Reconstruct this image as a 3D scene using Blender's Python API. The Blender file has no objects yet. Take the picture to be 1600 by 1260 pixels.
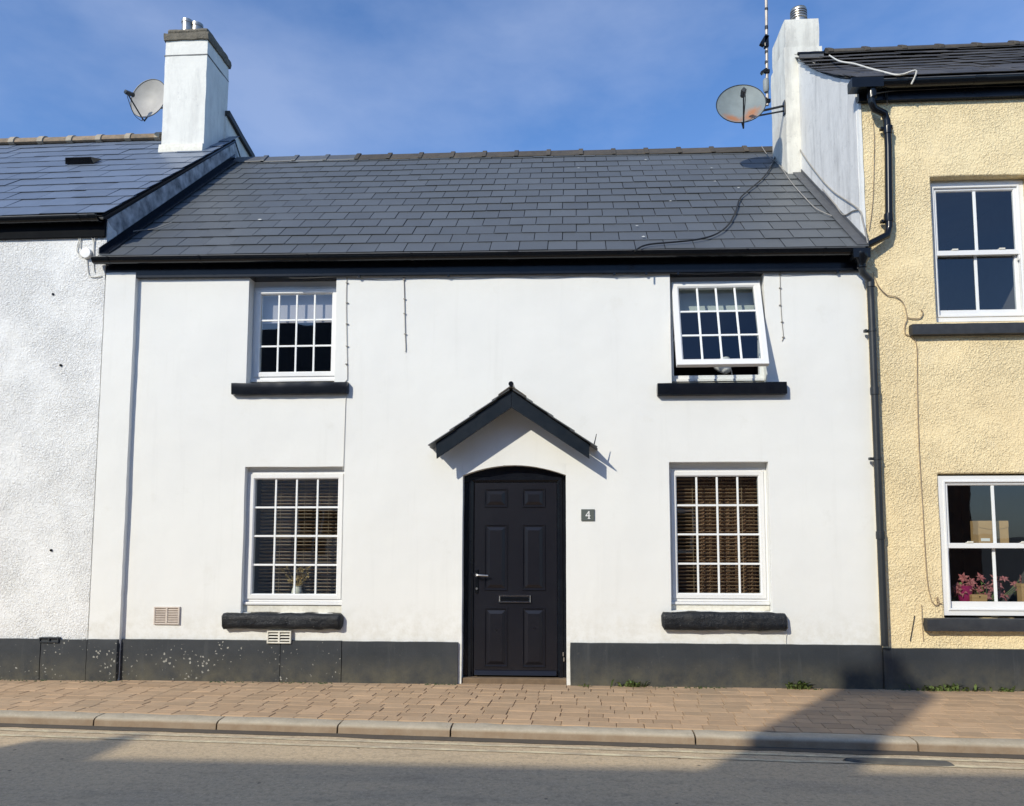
import bpy, bmesh, math, random
from mathutils import Vector, Matrix, noise
random.seed(7)
R = math.radians
scn = bpy.context.scene
COL = scn.collection

# ------------------------------------------------------------------ camera
FPX, PITCH, YAW = 1200.0, R(5.0), R(3.5)
CAM = Vector((0.0, -8.0, 1.53))
CX = 895 - FPX * math.tan(YAW) / math.cos(PITCH)
CY = 835 - FPX * math.tan(PITCH)
cd = bpy.data.cameras.new('camera'); cam = bpy.data.objects.new('camera', cd); COL.objects.link(cam)
cd.sensor_fit = 'HORIZONTAL'; cd.sensor_width = 36.0; cd.lens = 36.0 * FPX / 1600.0
cd.shift_x = -(CX - 800) / 1600.0; cd.shift_y = (CY - 630) / 1600.0
cd.clip_start = 0.05; cd.clip_end = 2000.0
cam.location = CAM; cam.rotation_euler = (math.pi / 2 + PITCH, 0, YAW)
scn.camera = cam
CROT = Matrix.Rotation(YAW, 3, 'Z') @ Matrix.Rotation(math.pi / 2 + PITCH, 3, 'X')

# ------------------------------------------------------------------ world, sun, exposure
SUN = Vector((-0.70, -1.0, 0.75)).normalized()          # towards the sun
ELEV = math.asin(SUN.z); AZ = math.atan2(SUN.x, SUN.y)
w = bpy.data.worlds.new('World'); scn.world = w; w.use_nodes = True
nt = w.node_tree; nt.nodes.clear()
wo = nt.nodes.new('ShaderNodeOutputWorld'); bg = nt.nodes.new('ShaderNodeBackground')
sky = nt.nodes.new('ShaderNodeTexSky'); sky.sky_type = 'NISHITA'; sky.sun_disc = False
sky.sun_elevation = ELEV; sky.sun_rotation = AZ % (2 * math.pi)
sky.altitude = 50; sky.air_density = 1.0; sky.dust_density = 0.4; sky.ozone_density = 3.0
tc = nt.nodes.new('ShaderNodeTexCoord'); mp = nt.nodes.new('ShaderNodeMapping')
mp.inputs['Scale'].default_value = (1.0, 1.0, 2.2); mp.inputs['Rotation'].default_value = (0.2, 0.3, 0.5); mp.inputs['Location'].default_value = (5.0, 0.0, 8.0)
nz = nt.nodes.new('ShaderNodeTexNoise'); nz.inputs['Scale'].default_value = 2.6; nz.inputs['Detail'].default_value = 7; nz.inputs['Roughness'].default_value = 0.55
cr = nt.nodes.new('ShaderNodeValToRGB'); cr.color_ramp.elements[0].position = 0.42; cr.color_ramp.elements[1].position = 0.72
cr.color_ramp.elements[0].color = (0, 0, 0, 1); cr.color_ramp.elements[1].color = (0.34, 0.34, 0.34, 1)
mx = nt.nodes.new('ShaderNodeMix'); mx.data_type = 'RGBA'; mx.inputs['B'].default_value = (5.2, 6.0, 8.0, 1)
nt.links.new(tc.outputs['Generated'], mp.inputs['Vector']); nt.links.new(mp.outputs[0], nz.inputs['Vector'])
nt.links.new(nz.outputs['Fac'], cr.inputs[0]); nt.links.new(cr.outputs[0], mx.inputs['Factor'])
tint = nt.nodes.new('ShaderNodeMix'); tint.data_type = 'RGBA'; tint.blend_type = 'MULTIPLY'; tint.inputs['Factor'].default_value = 1.0
tint.inputs['B'].default_value = (1.02, 1.30, 1.64, 1)
nt.links.new(sky.outputs[0], tint.inputs['A']); nt.links.new(tint.outputs['Result'], mx.inputs['A']); nt.links.new(mx.outputs['Result'], bg.inputs['Color'])
bg.inputs['Strength'].default_value = 0.122
nt.links.new(bg.outputs[0], wo.inputs[0])
sl = bpy.data.lights.new('sun', 'SUN'); so = bpy.data.objects.new('sun', sl); COL.objects.link(so)
sl.energy = 4.0; sl.angle = R(0.55); sl.color = (1.0, 0.935, 0.785)
so.location = (-15, -25, 20); so.rotation_euler = (-SUN).to_track_quat('-Z', 'Y').to_euler()
vs = scn.view_settings; vs.view_transform = 'Standard'; vs.look = 'None'; vs.exposure = 0.0; vs.gamma = 1.0
vs.use_curve_mapping = False
scn.render.engine = 'CYCLES'; scn.cycles.use_denoising = True
scn.cycles.max_bounces = 8; scn.cycles.transparent_max_bounces = 12

# ------------------------------------------------------------------ pixel -> place helpers (1600 x 1260 photograph)
def ray(px, py): return CROT @ Vector(((px - CX) / FPX, -(py - CY) / FPX, -1.0))
def P(px, py, Y=0.0):
    d = ray(px, py); t = (Y - CAM.y) / d.y; return CAM + d * t
def G(px, py, Z=0.0):
    d = ray(px, py); t = (Z - CAM.z) / d.z; return CAM + d * t
def proj(p):
    v = CROT.transposed() @ (Vector(p) - CAM); return CX + FPX * v.x / -v.z, CY - FPX * v.y / -v.z

# ------------------------------------------------------------------ mesh collection helpers
class MB:
    def __init__(s): s.v = []; s.f = []
    def add(s, vs, fs):
        b = len(s.v); s.v += [tuple(v) for v in vs]; s.f += [[i + b for i in f] for f in fs]; return s
    def box(s, x0, x1, y0, y1, z0, z1):
        return s.add([(x0,y0,z0),(x1,y0,z0),(x1,y1,z0),(x0,y1,z0),(x0,y0,z1),(x1,y0,z1),(x1,y1,z1),(x0,y1,z1)],
                     [(0,3,2,1),(4,5,6,7),(0,1,5,4),(1,2,6,5),(2,3,7,6),(3,0,4,7)])
    def obox(s, c, ax, ay, az, hx, hy, hz):            # oriented box
        c = Vector(c); ax, ay, az = Vector(ax).normalized()*hx, Vector(ay).normalized()*hy, Vector(az).normalized()*hz
        vs = [c+ax*i+ay*j+az*k for k in (-1,1) for i,j in ((-1,-1),(1,-1),(1,1),(-1,1))]
        return s.add(vs, [(0,3,2,1),(4,5,6,7),(0,1,5,4),(1,2,6,5),(2,3,7,6),(3,0,4,7)])
    def prism(s, poly, y0, y1):                        # poly in XZ, extruded along Y
        n = len(poly)
        vs = [(x,y0,z) for x,z in poly] + [(x,y1,z) for x,z in poly]
        return s.add(vs, [list(range(n)), list(range(2*n-1,n-1,-1))] + [(i,i+n,(i+1)%n+n,(i+1)%n) for i in range(n)])
    def prismx(s, poly, x0, x1, dz0=0, dz1=0):         # poly in YZ, extruded along X
        n = len(poly)
        vs = [(x0,y,z+dz0) for y,z in poly] + [(x1,y,z+dz1) for y,z in poly]
        return s.add(vs, [list(range(n)), list(range(2*n-1,n-1,-1))] + [(i,i+n,(i+1)%n+n,(i+1)%n) for i in range(n)])
    def tube(s, pts, r, seg=8, smooth=0):
        pts = [Vector(p) for p in pts]
        if smooth:
            q = []
            for i in range(len(pts)-1):
                a, b, c, d = pts[max(i-1,0)], pts[i], pts[i+1], pts[min(i+2,len(pts)-1)]
                for k in range(smooth):
                    t = k/smooth
                    q.append(0.5*((2*b)+(c-a)*t+(2*a-5*b+4*c-d)*t*t+(3*b-a-3*c+d)*t**3))
            pts = q + [pts[-1]]
        n = len(pts); up = None; rings = []
        for i, p in enumerate(pts):
            t = (pts[min(i+1,n-1)] - pts[max(i-1,0)]).normalized()
            if up is None:
                up = Vector((0,0,1)) if abs(t.z) < 0.9 else Vector((1,0,0))
            a = (up - t*up.dot(t)); a = a.normalized() if a.length > 1e-6 else t.orthogonal().normalized(); up = a; b = t.cross(a)
            rr = r[i*len(r)//n] if isinstance(r, (list,tuple)) else r
            rings.append([p + (a*math.cos(2*math.pi*k/seg) + b*math.sin(2*math.pi*k/seg))*rr for k in range(seg)])
        vs = [v for g in rings for v in g]; fs = []
        for i in range(n-1):
            for k in range(seg):
                fs.append((i*seg+k, i*seg+(k+1)%seg, (i+1)*seg+(k+1)%seg, (i+1)*seg+k))
        fs.append(list(range(seg-1,-1,-1))); fs.append([(n-1)*seg+k for k in range(seg)])
        return s.add(vs, fs)
    def lathe(s, c, prof, seg=24, M=None):             # prof: (r, z)
        c = Vector(c); vs = []; fs = []
        for r_, z in prof:
            for k in range(seg):
                a = 2*math.pi*k/seg; v = Vector((r_*math.cos(a), r_*math.sin(a), z))
                vs.append(c + (M @ v if M else v))
        for i in range(len(prof)-1):
            for k in range(seg):
                fs.append((i*seg+k, i*seg+(k+1)%seg, (i+1)*seg+(k+1)%seg, (i+1)*seg+k))
        fs.append(list(range(seg-1,-1,-1))); fs.append([(len(prof)-1)*seg+k for k in range(seg)])
        return s.add(vs, fs)
    def ring(s, x0, x1, z0, z1, wd, yf, yb, ch=0.006):   # rectangular frame with a chamfered inner edge, mitred
        o = [(x0,z0),(x1,z0),(x1,z1),(x0,z1)]
        def ins(d): return [(x0+d,z0+d),(x1-d,z0+d),(x1-d,z1-d),(x0+d,z1-d)]
        L = [[(x,yb,z) for x,z in o], [(x,yf+0.003,z) for x,z in o], [(x,yf,z) for x,z in ins(0.003)],
             [(x,yf,z) for x,z in ins(wd-ch)], [(x,yf+ch,z) for x,z in ins(wd)], [(x,yb,z) for x,z in ins(wd)]]
        vs = [v for l in L for v in l]; fs = []
        for i in range(6):
            j = (i+1) % 6
            for k in range(4): fs.append((i*4+k, i*4+(k+1)%4, j*4+(k+1)%4, j*4+k))
        return s.add(vs, fs)
    def mesh(s, name, mat=None, smooth=None, weld=False):
        me = bpy.data.meshes.new(name); me.from_pydata(s.v, [], s.f)
        bm = bmesh.new(); bm.from_mesh(me)
        if weld: bmesh.ops.remove_doubles(bm, verts=bm.verts, dist=0.0004)
        bmesh.ops.recalc_face_normals(bm, faces=bm.faces); bm.to_mesh(me); bm.free()
        if mat: me.materials.append(mat)
        if smooth is not None:
            for p in me.polygons: p.use_smooth = True
            me.set_sharp_from_angle(angle=R(smooth))
        me.update(); return me

def put(o, parent):
    COL.objects.link(o)
    if parent is not None:
        o.parent = parent
        o.matrix_parent_inverse = Matrix.Translation(-parent.location)     # every parent's place in the world is its own location
    return o
def obj(name, mb, mat, parent=None, bevel=0, smooth=None, weld=False, seg=2):
    o = bpy.data.objects.new(name, mb.mesh(name, mat, smooth, weld)); put(o, parent)
    if bevel:
        m = o.modifiers.new('bevel', 'BEVEL'); m.width = bevel; m.segments = seg; m.limit_method = 'ANGLE'; m.angle_limit = R(40); m.harden_normals = False
    return o
def tag(o, label=None, cat=None, group=None, kind=None):
    if label: o['label'] = label
    if cat: o['category'] = cat
    if group: o['group'] = group
    if kind: o['kind'] = kind
    return o
def empty(name, loc, label, cat, group=None):
    o = bpy.data.objects.new(name, None); COL.objects.link(o); o.location = loc; o.empty_display_size = 0.2
    return tag(o, label, cat, group)

# ------------------------------------------------------------------ materials
def srgb(*c):
    return tuple(((v/255)/12.92 if v/255 <= 0.04045 else ((v/255+0.055)/1.055)**2.4) for v in c) + (1,)
class NT:
    def __init__(s, name):
        s.m = bpy.data.materials.new(name); s.m.use_nodes = True; s.t = s.m.node_tree
        s.b = s.t.nodes['Principled BSDF']; s.tc = s.t.nodes.new('ShaderNodeTexCoord')
    def n(s, ty, **kw):
        x = s.t.nodes.new(ty)
        for k, v in kw.items():
            if hasattr(x, k) and k not in x.inputs: setattr(x, k, v)
            else: x.inputs[k].default_value = v
        return x
    def l(s, a, b): s.t.links.new(a, b)
    def coord(s, scale=(1,1,1), rand=False):
        m = s.n('ShaderNodeMapping'); m.inputs['Scale'].default_value = scale
        s.l(s.tc.outputs['Object'], m.inputs['Vector'])
        if rand:
            oi = s.n('ShaderNodeObjectInfo'); mu = s.n('ShaderNodeMath', operation='MULTIPLY'); mu.inputs[1].default_value = 50
            s.l(oi.outputs['Random'], mu.inputs[0]); s.l(mu.outputs[0], m.inputs['Location'])
        return m.outputs[0]
    def noise(s, scale, detail=4, rough=0.55, co=None, dist=0.0):
        x = s.n('ShaderNodeTexNoise', Scale=scale, Detail=detail, Roughness=rough, Distortion=dist)
        s.l(co if co is not None else s.tc.outputs['Object'], x.inputs['Vector']); return x.outputs['Fac']
    def ramp(s, fac, p0, p1, c0=(0,0,0,1), c1=(1,1,1,1)):
        x = s.n('ShaderNodeValToRGB'); e = x.color_ramp.elements
        e[0].position = p0; e[1].position = p1; e[0].color = c0; e[1].color = c1; s.l(fac, x.inputs[0]); return x.outputs[0]
    def mix(s, fac, a, b, mode='MIX'):
        x = s.n('ShaderNodeMix', data_type='RGBA', blend_type=mode)
        for k, v in (('Factor', fac), ('A', a), ('B', b)):
            if isinstance(v, (int, float)): x.inputs[k].default_value = v
            elif isinstance(v, tuple): x.inputs[k].default_value = v
            else: s.l(v, x.inputs[k])
        return x.outputs['Result']
    def vary(s, col, amt, island=True):                     # brightness differs from piece to piece
        oi = s.n('ShaderNodeObjectInfo'); val = oi.outputs['Random']
        if island:
            g = s.n('ShaderNodeNewGeometry'); ad = s.n('ShaderNodeMath', operation='ADD'); fr = s.n('ShaderNodeMath', operation='FRACT')
            s.l(val, ad.inputs[0]); s.l(g.outputs['Random Per Island'], ad.inputs[1]); s.l(ad.outputs[0], fr.inputs[0]); val = fr.outputs[0]
        mr = s.n('ShaderNodeMapRange'); mr.inputs['To Min'].default_value = 1-amt; mr.inputs['To Max'].default_value = 1+amt
        s.l(val, mr.inputs['Value'])
        hs = s.n('ShaderNodeHueSaturation'); s.l(mr.outputs[0], hs.inputs['Value'])
        s.l(col, hs.inputs['Color']) if not isinstance(col, tuple) else setattr(hs.inputs['Color'], 'default_value', col)
        return hs.outputs[0]
    def bump(s, h, strength=0.5, dist=0.01, prev=None):
        x = s.n('ShaderNodeBump', Strength=strength, Distance=dist); s.l(h, x.inputs['Height'])
        if prev is not None: s.l(prev, x.inputs['Normal'])
        return x.outputs[0]
    def done(s, col, rough=0.6, nrm=None, metal=0.0, spec=0.5, coat=0.0):
        if isinstance(col, tuple): s.b.inputs['Base Color'].default_value = col
        else: s.l(col, s.b.inputs['Base Color'])
        if isinstance(rough, (int, float)): s.b.inputs['Roughness'].default_value = rough
        else: s.l(rough, s.b.inputs['Roughness'])
        if nrm is not None: s.l(nrm, s.b.inputs['Normal'])
        s.b.inputs['Metallic'].default_value = metal; s.b.inputs['Specular IOR Level'].default_value = spec
        s.b.inputs['Coat Weight'].default_value = coat
        return s.m
def simple(name, c, c2=None, scale=8, rough=0.6, bump=0.0, bscale=60, bdist=0.004, metal=0.0, spec=0.5, vary=0.0, rand=False, coat=0.0):
    t = NT(name); co = t.coord(rand=rand)
    col = t.mix(t.ramp(t.noise(scale, 5, 0.6, co), 0.3, 0.7), c, c2) if c2 else c
    if vary: col = t.vary(col, vary)
    nr = t.bump(t.noise(bscale, 4, 0.6, co), bump, bdist) if bump else None
    return t.done(col, rough, nr, metal, spec, coat)

def m_render():                                              # smooth painted render, patched and weathered
    t = NT('white_render')
    a = t.mix(t.ramp(t.noise(0.9, 6, 0.6), 0.35, 0.7), (0.785,0.787,0.757,1), (0.740,0.743,0.720,1))
    streak = t.noise(1.0, 6, 0.65, t.coord((7,7,0.5)))
    a = t.mix(t.ramp(streak, 0.56, 0.80, (0,0,0,1), (0.42,0.42,0.42,1)), a, (0.66,0.66,0.63,1))
    patch = t.noise(3.2, 7, 0.7)
    a = t.mix(t.ramp(patch, 0.60, 0.74, (0,0,0,1), (0.45,0.45,0.45,1)), a, (0.67,0.66,0.61,1))
    sep = t.n('ShaderNodeSeparateXYZ'); t.l(t.tc.outputs['Object'], sep.inputs[0])    # splash dirt low on the wall
    low = t.n('ShaderNodeMapRange', clamp=True); low.inputs['From Min'].default_value = 0.85; low.inputs['From Max'].default_value = 0.38
    t.l(sep.outputs['Z'], low.inputs['Value'])
    mu = t.n('ShaderNodeMath', operation='MULTIPLY'); t.l(low.outputs[0], mu.inputs[0]); t.l(t.ramp(t.noise(9, 6, 0.7), 0.42, 0.75), mu.inputs[1])
    a = t.mix(mu.outputs[0], a, (0.60,0.58,0.51,1))
    n1 = t.bump(t.noise(2.2, 3, 0.5), 0.35, 0.03)
    n2 = t.bump(t.noise(28, 6, 0.65), 0.22, 0.006, n1)
    n3 = t.bump(t.noise(160, 3, 0.6), 0.15, 0.002, n2)
    return t.done(a, 0.72, n3, spec=0.3)
def m_roughcast(name, c1, c2, c3, scale, strength, dist, stain):
    t = NT(name)
    a = t.mix(t.ramp(t.noise(1.3, 6, 0.6), 0.35, 0.7), c1, c2)
    vo = t.n('ShaderNodeTexVoronoi', feature='SMOOTH_F1', Scale=scale); vo.inputs['Smoothness'].default_value = 0.6
    wv = t.n('ShaderNodeTexNoise', Scale=scale*0.6, Detail=3); t.l(t.tc.outputs['Object'], wv.inputs['Vector'])
    wm = t.mix(0.06, t.tc.outputs['Object'], wv.outputs['Color'], 'ADD')
    t.l(wm, vo.inputs['Vector'])
    h2 = t.noise(scale*0.9, 6, 0.68, dist=0.8)
    h = t.n('ShaderNodeMath', operation='ADD'); t.l(vo.outputs['Distance'], h.inputs[0]); t.l(h2, h.inputs[1])
    a = t.mix(t.ramp(h2, 0.34, 0.50, (1,1,1,1), (0,0,0,1)), a, c3)      # darker colour in the pits
    st = t.noise(2.6, 7, 0.7, t.coord((1,1,0.6)))
    a = t.mix(t.ramp(st, 0.55, 0.78, (0,0,0,1), (0.5,0.5,0.5,1)), a, stain)
    pa = t.ramp(t.noise(1.7, 5, 0.65), 0.34, 0.62, (0.30,0.30,0.30,1), (1,1,1,1))
    hm = t.n('ShaderNodeMath', operation='MULTIPLY'); t.l(h.outputs[0], hm.inputs[0]); t.l(pa, hm.inputs[1]); h = hm
    n1 = t.bump(h.outputs[0], strength, dist); n2 = t.bump(t.noise(scale*3, 4, 0.7), 0.55, 0.006, n1)
    return t.done(a, 0.85, n2, spec=0.2)
def m_slate(name, c1, c2, c3, rough=0.42, vary=0.16):
    t = NT(name); co = t.coord(rand=True)
    a = t.mix(t.ramp(t.noise(2.5, 5, 0.6, co), 0.3, 0.7), c1, c2)
    a = t.mix(t.ramp(t.noise(40, 4, 0.7, co), 0.60, 0.80, (0,0,0,1), (0.35,0.35,0.35,1)), a, c3)
    a = t.vary(a, vary)
    n = t.bump(t.noise(60, 4, 0.6, t.coord((1,0.35,1), True)), 0.25, 0.004)
    return t.done(a, rough, n, spec=0.4)
def m_glass():
    t = NT('window_glass'); t.t.nodes.remove(t.b)
    out = [n for n in t.t.nodes if n.type == 'OUTPUT_MATERIAL'][0]
    tr = t.n('ShaderNodeBsdfTransparent', Color=(0.88,0.92,0.91,1)); gl = t.n('ShaderNodeBsdfGlossy', Roughness=0.015); gl.inputs['Color'].default_value = (0.95,0.97,1,1)
    mx_ = t.n('ShaderNodeMixShader')
    ge = t.n('ShaderNodeNewGeometry'); dt = t.n('ShaderNodeVectorMath', operation='DOT_PRODUCT'); t.l(ge.outputs['Normal'], dt.inputs[0]); t.l(ge.outputs['Incoming'], dt.inputs[1])
    ab = t.n('ShaderNodeMath', operation='ABSOLUTE'); t.l(dt.outputs['Value'], ab.inputs[0])       # Schlick, the same from both sides
    om = t.n('ShaderNodeMath', operation='SUBTRACT'); om.inputs[0].default_value = 1.0; t.l(ab.outputs[0], om.inputs[1])
    pw = t.n('ShaderNodeMath', operation='POWER'); t.l(om.outputs[0], pw.inputs[0]); pw.inputs[1].default_value = 5.0
    fr = t.n('ShaderNodeMath', operation='MULTIPLY_ADD'); t.l(pw.outputs[0], fr.inputs[0]); fr.inputs[1].default_value = 0.93; fr.inputs[2].default_value = 0.085
    b = t.bump(t.noise(2.5, 2, 0.4), 0.06, 0.02); t.l(b, gl.inputs['Normal']); 
    t.l(fr.outputs[0], mx_.inputs[0]); t.l(tr.outputs[0], mx_.inputs[1]); t.l(gl.outputs[0], mx_.inputs[2]); t.l(mx_.outputs[0], out.inputs[0])
    return t.m
def m_plinth(name, spots):
    t = NT(name)
    a = t.mix(t.ramp(t.noise(2.2, 6, 0.65), 0.3, 0.7), (0.026,0.031,0.037,1), (0.040,0.045,0.051,1))
    sep = t.n('ShaderNodeSeparateXYZ'); t.l(t.tc.outputs['Object'], sep.inputs[0])
    low = t.n('ShaderNodeMapRange', clamp=True); low.inputs['From Min'].default_value = 0.30; low.inputs['From Max'].default_value = 0.0
    t.l(sep.outputs['Z'], low.inputs['Value'])
    mu = t.n('ShaderNodeMath', operation='MULTIPLY'); t.l(low.outputs[0], mu.inputs[0]); t.l(t.ramp(t.noise(5, 7, 0.7), 0.30, 0.72), mu.inputs[1])
    a = t.mix(mu.outputs[0], a, (0.125,0.115,0.080,1))            # mud and algae splashed up from the pavement
    a = t.mix(t.ramp(t.noise(1.0, 6, 0.7, t.coord((10,10,0.8))), 0.56, 0.78, (0,0,0,1), (0.55,0.55,0.55,1)), a, (0.085,0.09,0.092,1))
    a = t.mix(t.ramp(t.noise(18, 7, 0.75), 0.62, 0.72, (0,0,0,1), (0.5,0.5,0.5,1)), a, (0.13,0.13,0.12,1))
    if spots:
        vo = t.n('ShaderNodeTexVoronoi', feature='F1', Scale=22.0); vo.inputs['Randomness'].default_value = 1.0
        wn = t.n('ShaderNodeTexNoise', Scale=60.0, Detail=3); t.l(t.tc.outputs['Object'], wn.inputs['Vector'])
        t.l(t.mix(0.035, t.tc.outputs['Object'], wn.outputs['Color'], 'ADD'), vo.inputs['Vector'])
        sz = t.ramp(t.noise(2.4, 4, 0.6), 0.38, 0.68, (0.0,0,0,1), (0.27,0.27,0.27,1))
        lt = t.n('ShaderNodeMath', operation='LESS_THAN'); t.l(vo.outputs['Distance'], lt.inputs[0]); t.l(sz, lt.inputs[1])
        a = t.mix(lt.outputs[0], a, (0.33,0.325,0.29,1))           # flaked paint
    n1 = t.bump(t.noise(7, 5, 0.6), 0.35, 0.012); n2 = t.bump(t.noise(90, 4, 0.6), 0.25, 0.003, n1)
    return t.done(a, 0.55, n2, spec=0.35)
def m_road():
    t = NT('worn_asphalt')
    a = t.mix(t.ramp(t.noise(0.55, 6, 0.6), 0.35, 0.68), (0.58,0.44,0.275,1), (0.49,0.38,0.245,1))
    a = t.mix(t.ramp(t.noise(1.3, 7, 0.7, t.coord((0.35,1.6,1))), 0.52, 0.74, (0,0,0,1), (0.7,0.7,0.7,1)), a, (0.310,0.255,0.190,1))
    a = t.mix(t.ramp(t.noise(210, 3, 0.7), 0.52, 0.72, (0,0,0,1), (0.75,0.75,0.75,1)), a, (0.62,0.53,0.40,1))
    a = t.mix(t.ramp(t.noise(150, 2, 0.6), 0.60, 0.72, (0,0,0,1), (0.8,0.8,0.8,1)), a, (0.17,0.15,0.12,1))
    a = t.mix(t.ramp(t.noise(24, 6, 0.8), 0.48, 0.62, (0,0,0,1), (0.55,0.55,0.55,1)), a, (0.27,0.215,0.15,1))
    a = t.mix(t.ramp(t.noise(38, 5, 0.75), 0.54, 0.66, (0,0,0,1), (0.65,0.65,0.65,1)), a, (0.72,0.58,0.40,1))
    a = t.mix(t.ramp(t.noise(5.5, 6, 0.7, t.coord((0.5,1.3,1))), 0.56, 0.72, (0,0,0,1), (0.5,0.5,0.5,1)), a, (0.28,0.22,0.15,1))
    vo = t.n('ShaderNodeTexVoronoi', feature='F1', Scale=4.2); t.l(t.tc.outputs['Object'], vo.inputs['Vector'])
    a = t.mix(t.ramp(vo.outputs['Distance'], 0.040, 0.060, (0.8,0.8,0.8,1), (0,0,0,1)), a, (0.05,0.045,0.04,1))   # gum and oil spots
    n = t.bump(t.noise(180, 4, 0.7), 0.6, 0.006)
    return t.done(a, 0.85, n, spec=0.25)
def m_sill():
    t = NT('chipped_black_paint')
    a = t.mix(t.ramp(t.noise(9, 5, 0.65), 0.35, 0.7), (0.006,0.008,0.012,1), (0.020,0.022,0.026,1))
    a = t.mix(t.ramp(t.noise(30, 6, 0.8), 0.64, 0.70), a, (0.30,0.29,0.27,1))
    a = t.mix(t.ramp(t.noise(5, 6, 0.7), 0.55, 0.8, (0,0,0,1), (0.5,0.5,0.5,1)), a, (0.055,0.052,0.045,1))
    n = t.bump(t.noise(24, 6, 0.7), 0.9, 0.014)
    return t.done(a, t.ramp(t.noise(14, 4, 0.6), 0.3, 0.7, (0.25,0.25,0.25,1), (0.6,0.6,0.6,1)), n, spec=0.3)
def m_kerb():
    t = NT('kerb_concrete'); co = t.coord(rand=True)
    a = t.mix(t.ramp(t.noise(9, 5, 0.65, co), 0.3, 0.7), (0.47,0.405,0.305,1), (0.37,0.32,0.24,1))
    a = t.mix(t.ramp(t.noise(45, 4, 0.7, co), 0.52, 0.7, (0,0,0,1), (0.5,0.5,0.5,1)), a, (0.55,0.49,0.38,1))
    sep = t.n('ShaderNodeSeparateXYZ'); t.l(t.tc.outputs['Object'], sep.inputs[0])
    low = t.n('ShaderNodeMapRange', clamp=True); low.inputs['From Min'].default_value = -0.012; low.inputs['From Max'].default_value = -0.032
    t.l(sep.outputs['Z'], low.inputs['Value'])
    mu = t.n('ShaderNodeMath', operation='MULTIPLY'); t.l(low.outputs[0], mu.inputs[0]); t.l(t.ramp(t.noise(7, 6, 0.7), 0.2, 0.7, (0.55,0.55,0.55,1)), mu.inputs[1])
    a = t.mix(mu.outputs[0], a, (0.235,0.165,0.105,1))            # road grime on the face
    a = t.vary(a, 0.07)
    return t.done(a, 0.9, t.bump(t.noise(60, 5, 0.65, co), 0.6, 0.007), spec=0.2)
def m_paver():
    t = NT('clay_paver'); co = t.coord(rand=True)
    a = t.mix(t.ramp(t.noise(6, 5, 0.6, co), 0.3, 0.7), (0.475,0.322,0.195,1), (0.390,0.272,0.172,1))
    a = t.mix(t.ramp(t.noise(90, 4, 0.7, co), 0.55, 0.75, (0,0,0,1), (0.5,0.5,0.5,1)), a, (0.55,0.41,0.28,1))
    a = t.vary(a, 0.13)
    g = t.n('ShaderNodeNewGeometry'); dn = t.n('ShaderNodeTexNoise', Scale=1.1, Detail=6, Roughness=0.65); t.l(g.outputs['Position'], dn.inputs['Vector'])
    a = t.mix(t.ramp(dn.outputs['Fac'], 0.48, 0.72, (0,0,0,1), (0.6,0.6,0.6,1)), a, (0.345,0.262,0.175,1))
    n = t.bump(t.noise(70, 4, 0.65, co), 0.4, 0.004)
    return t.done(a, 0.85, n, spec=0.25)

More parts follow.
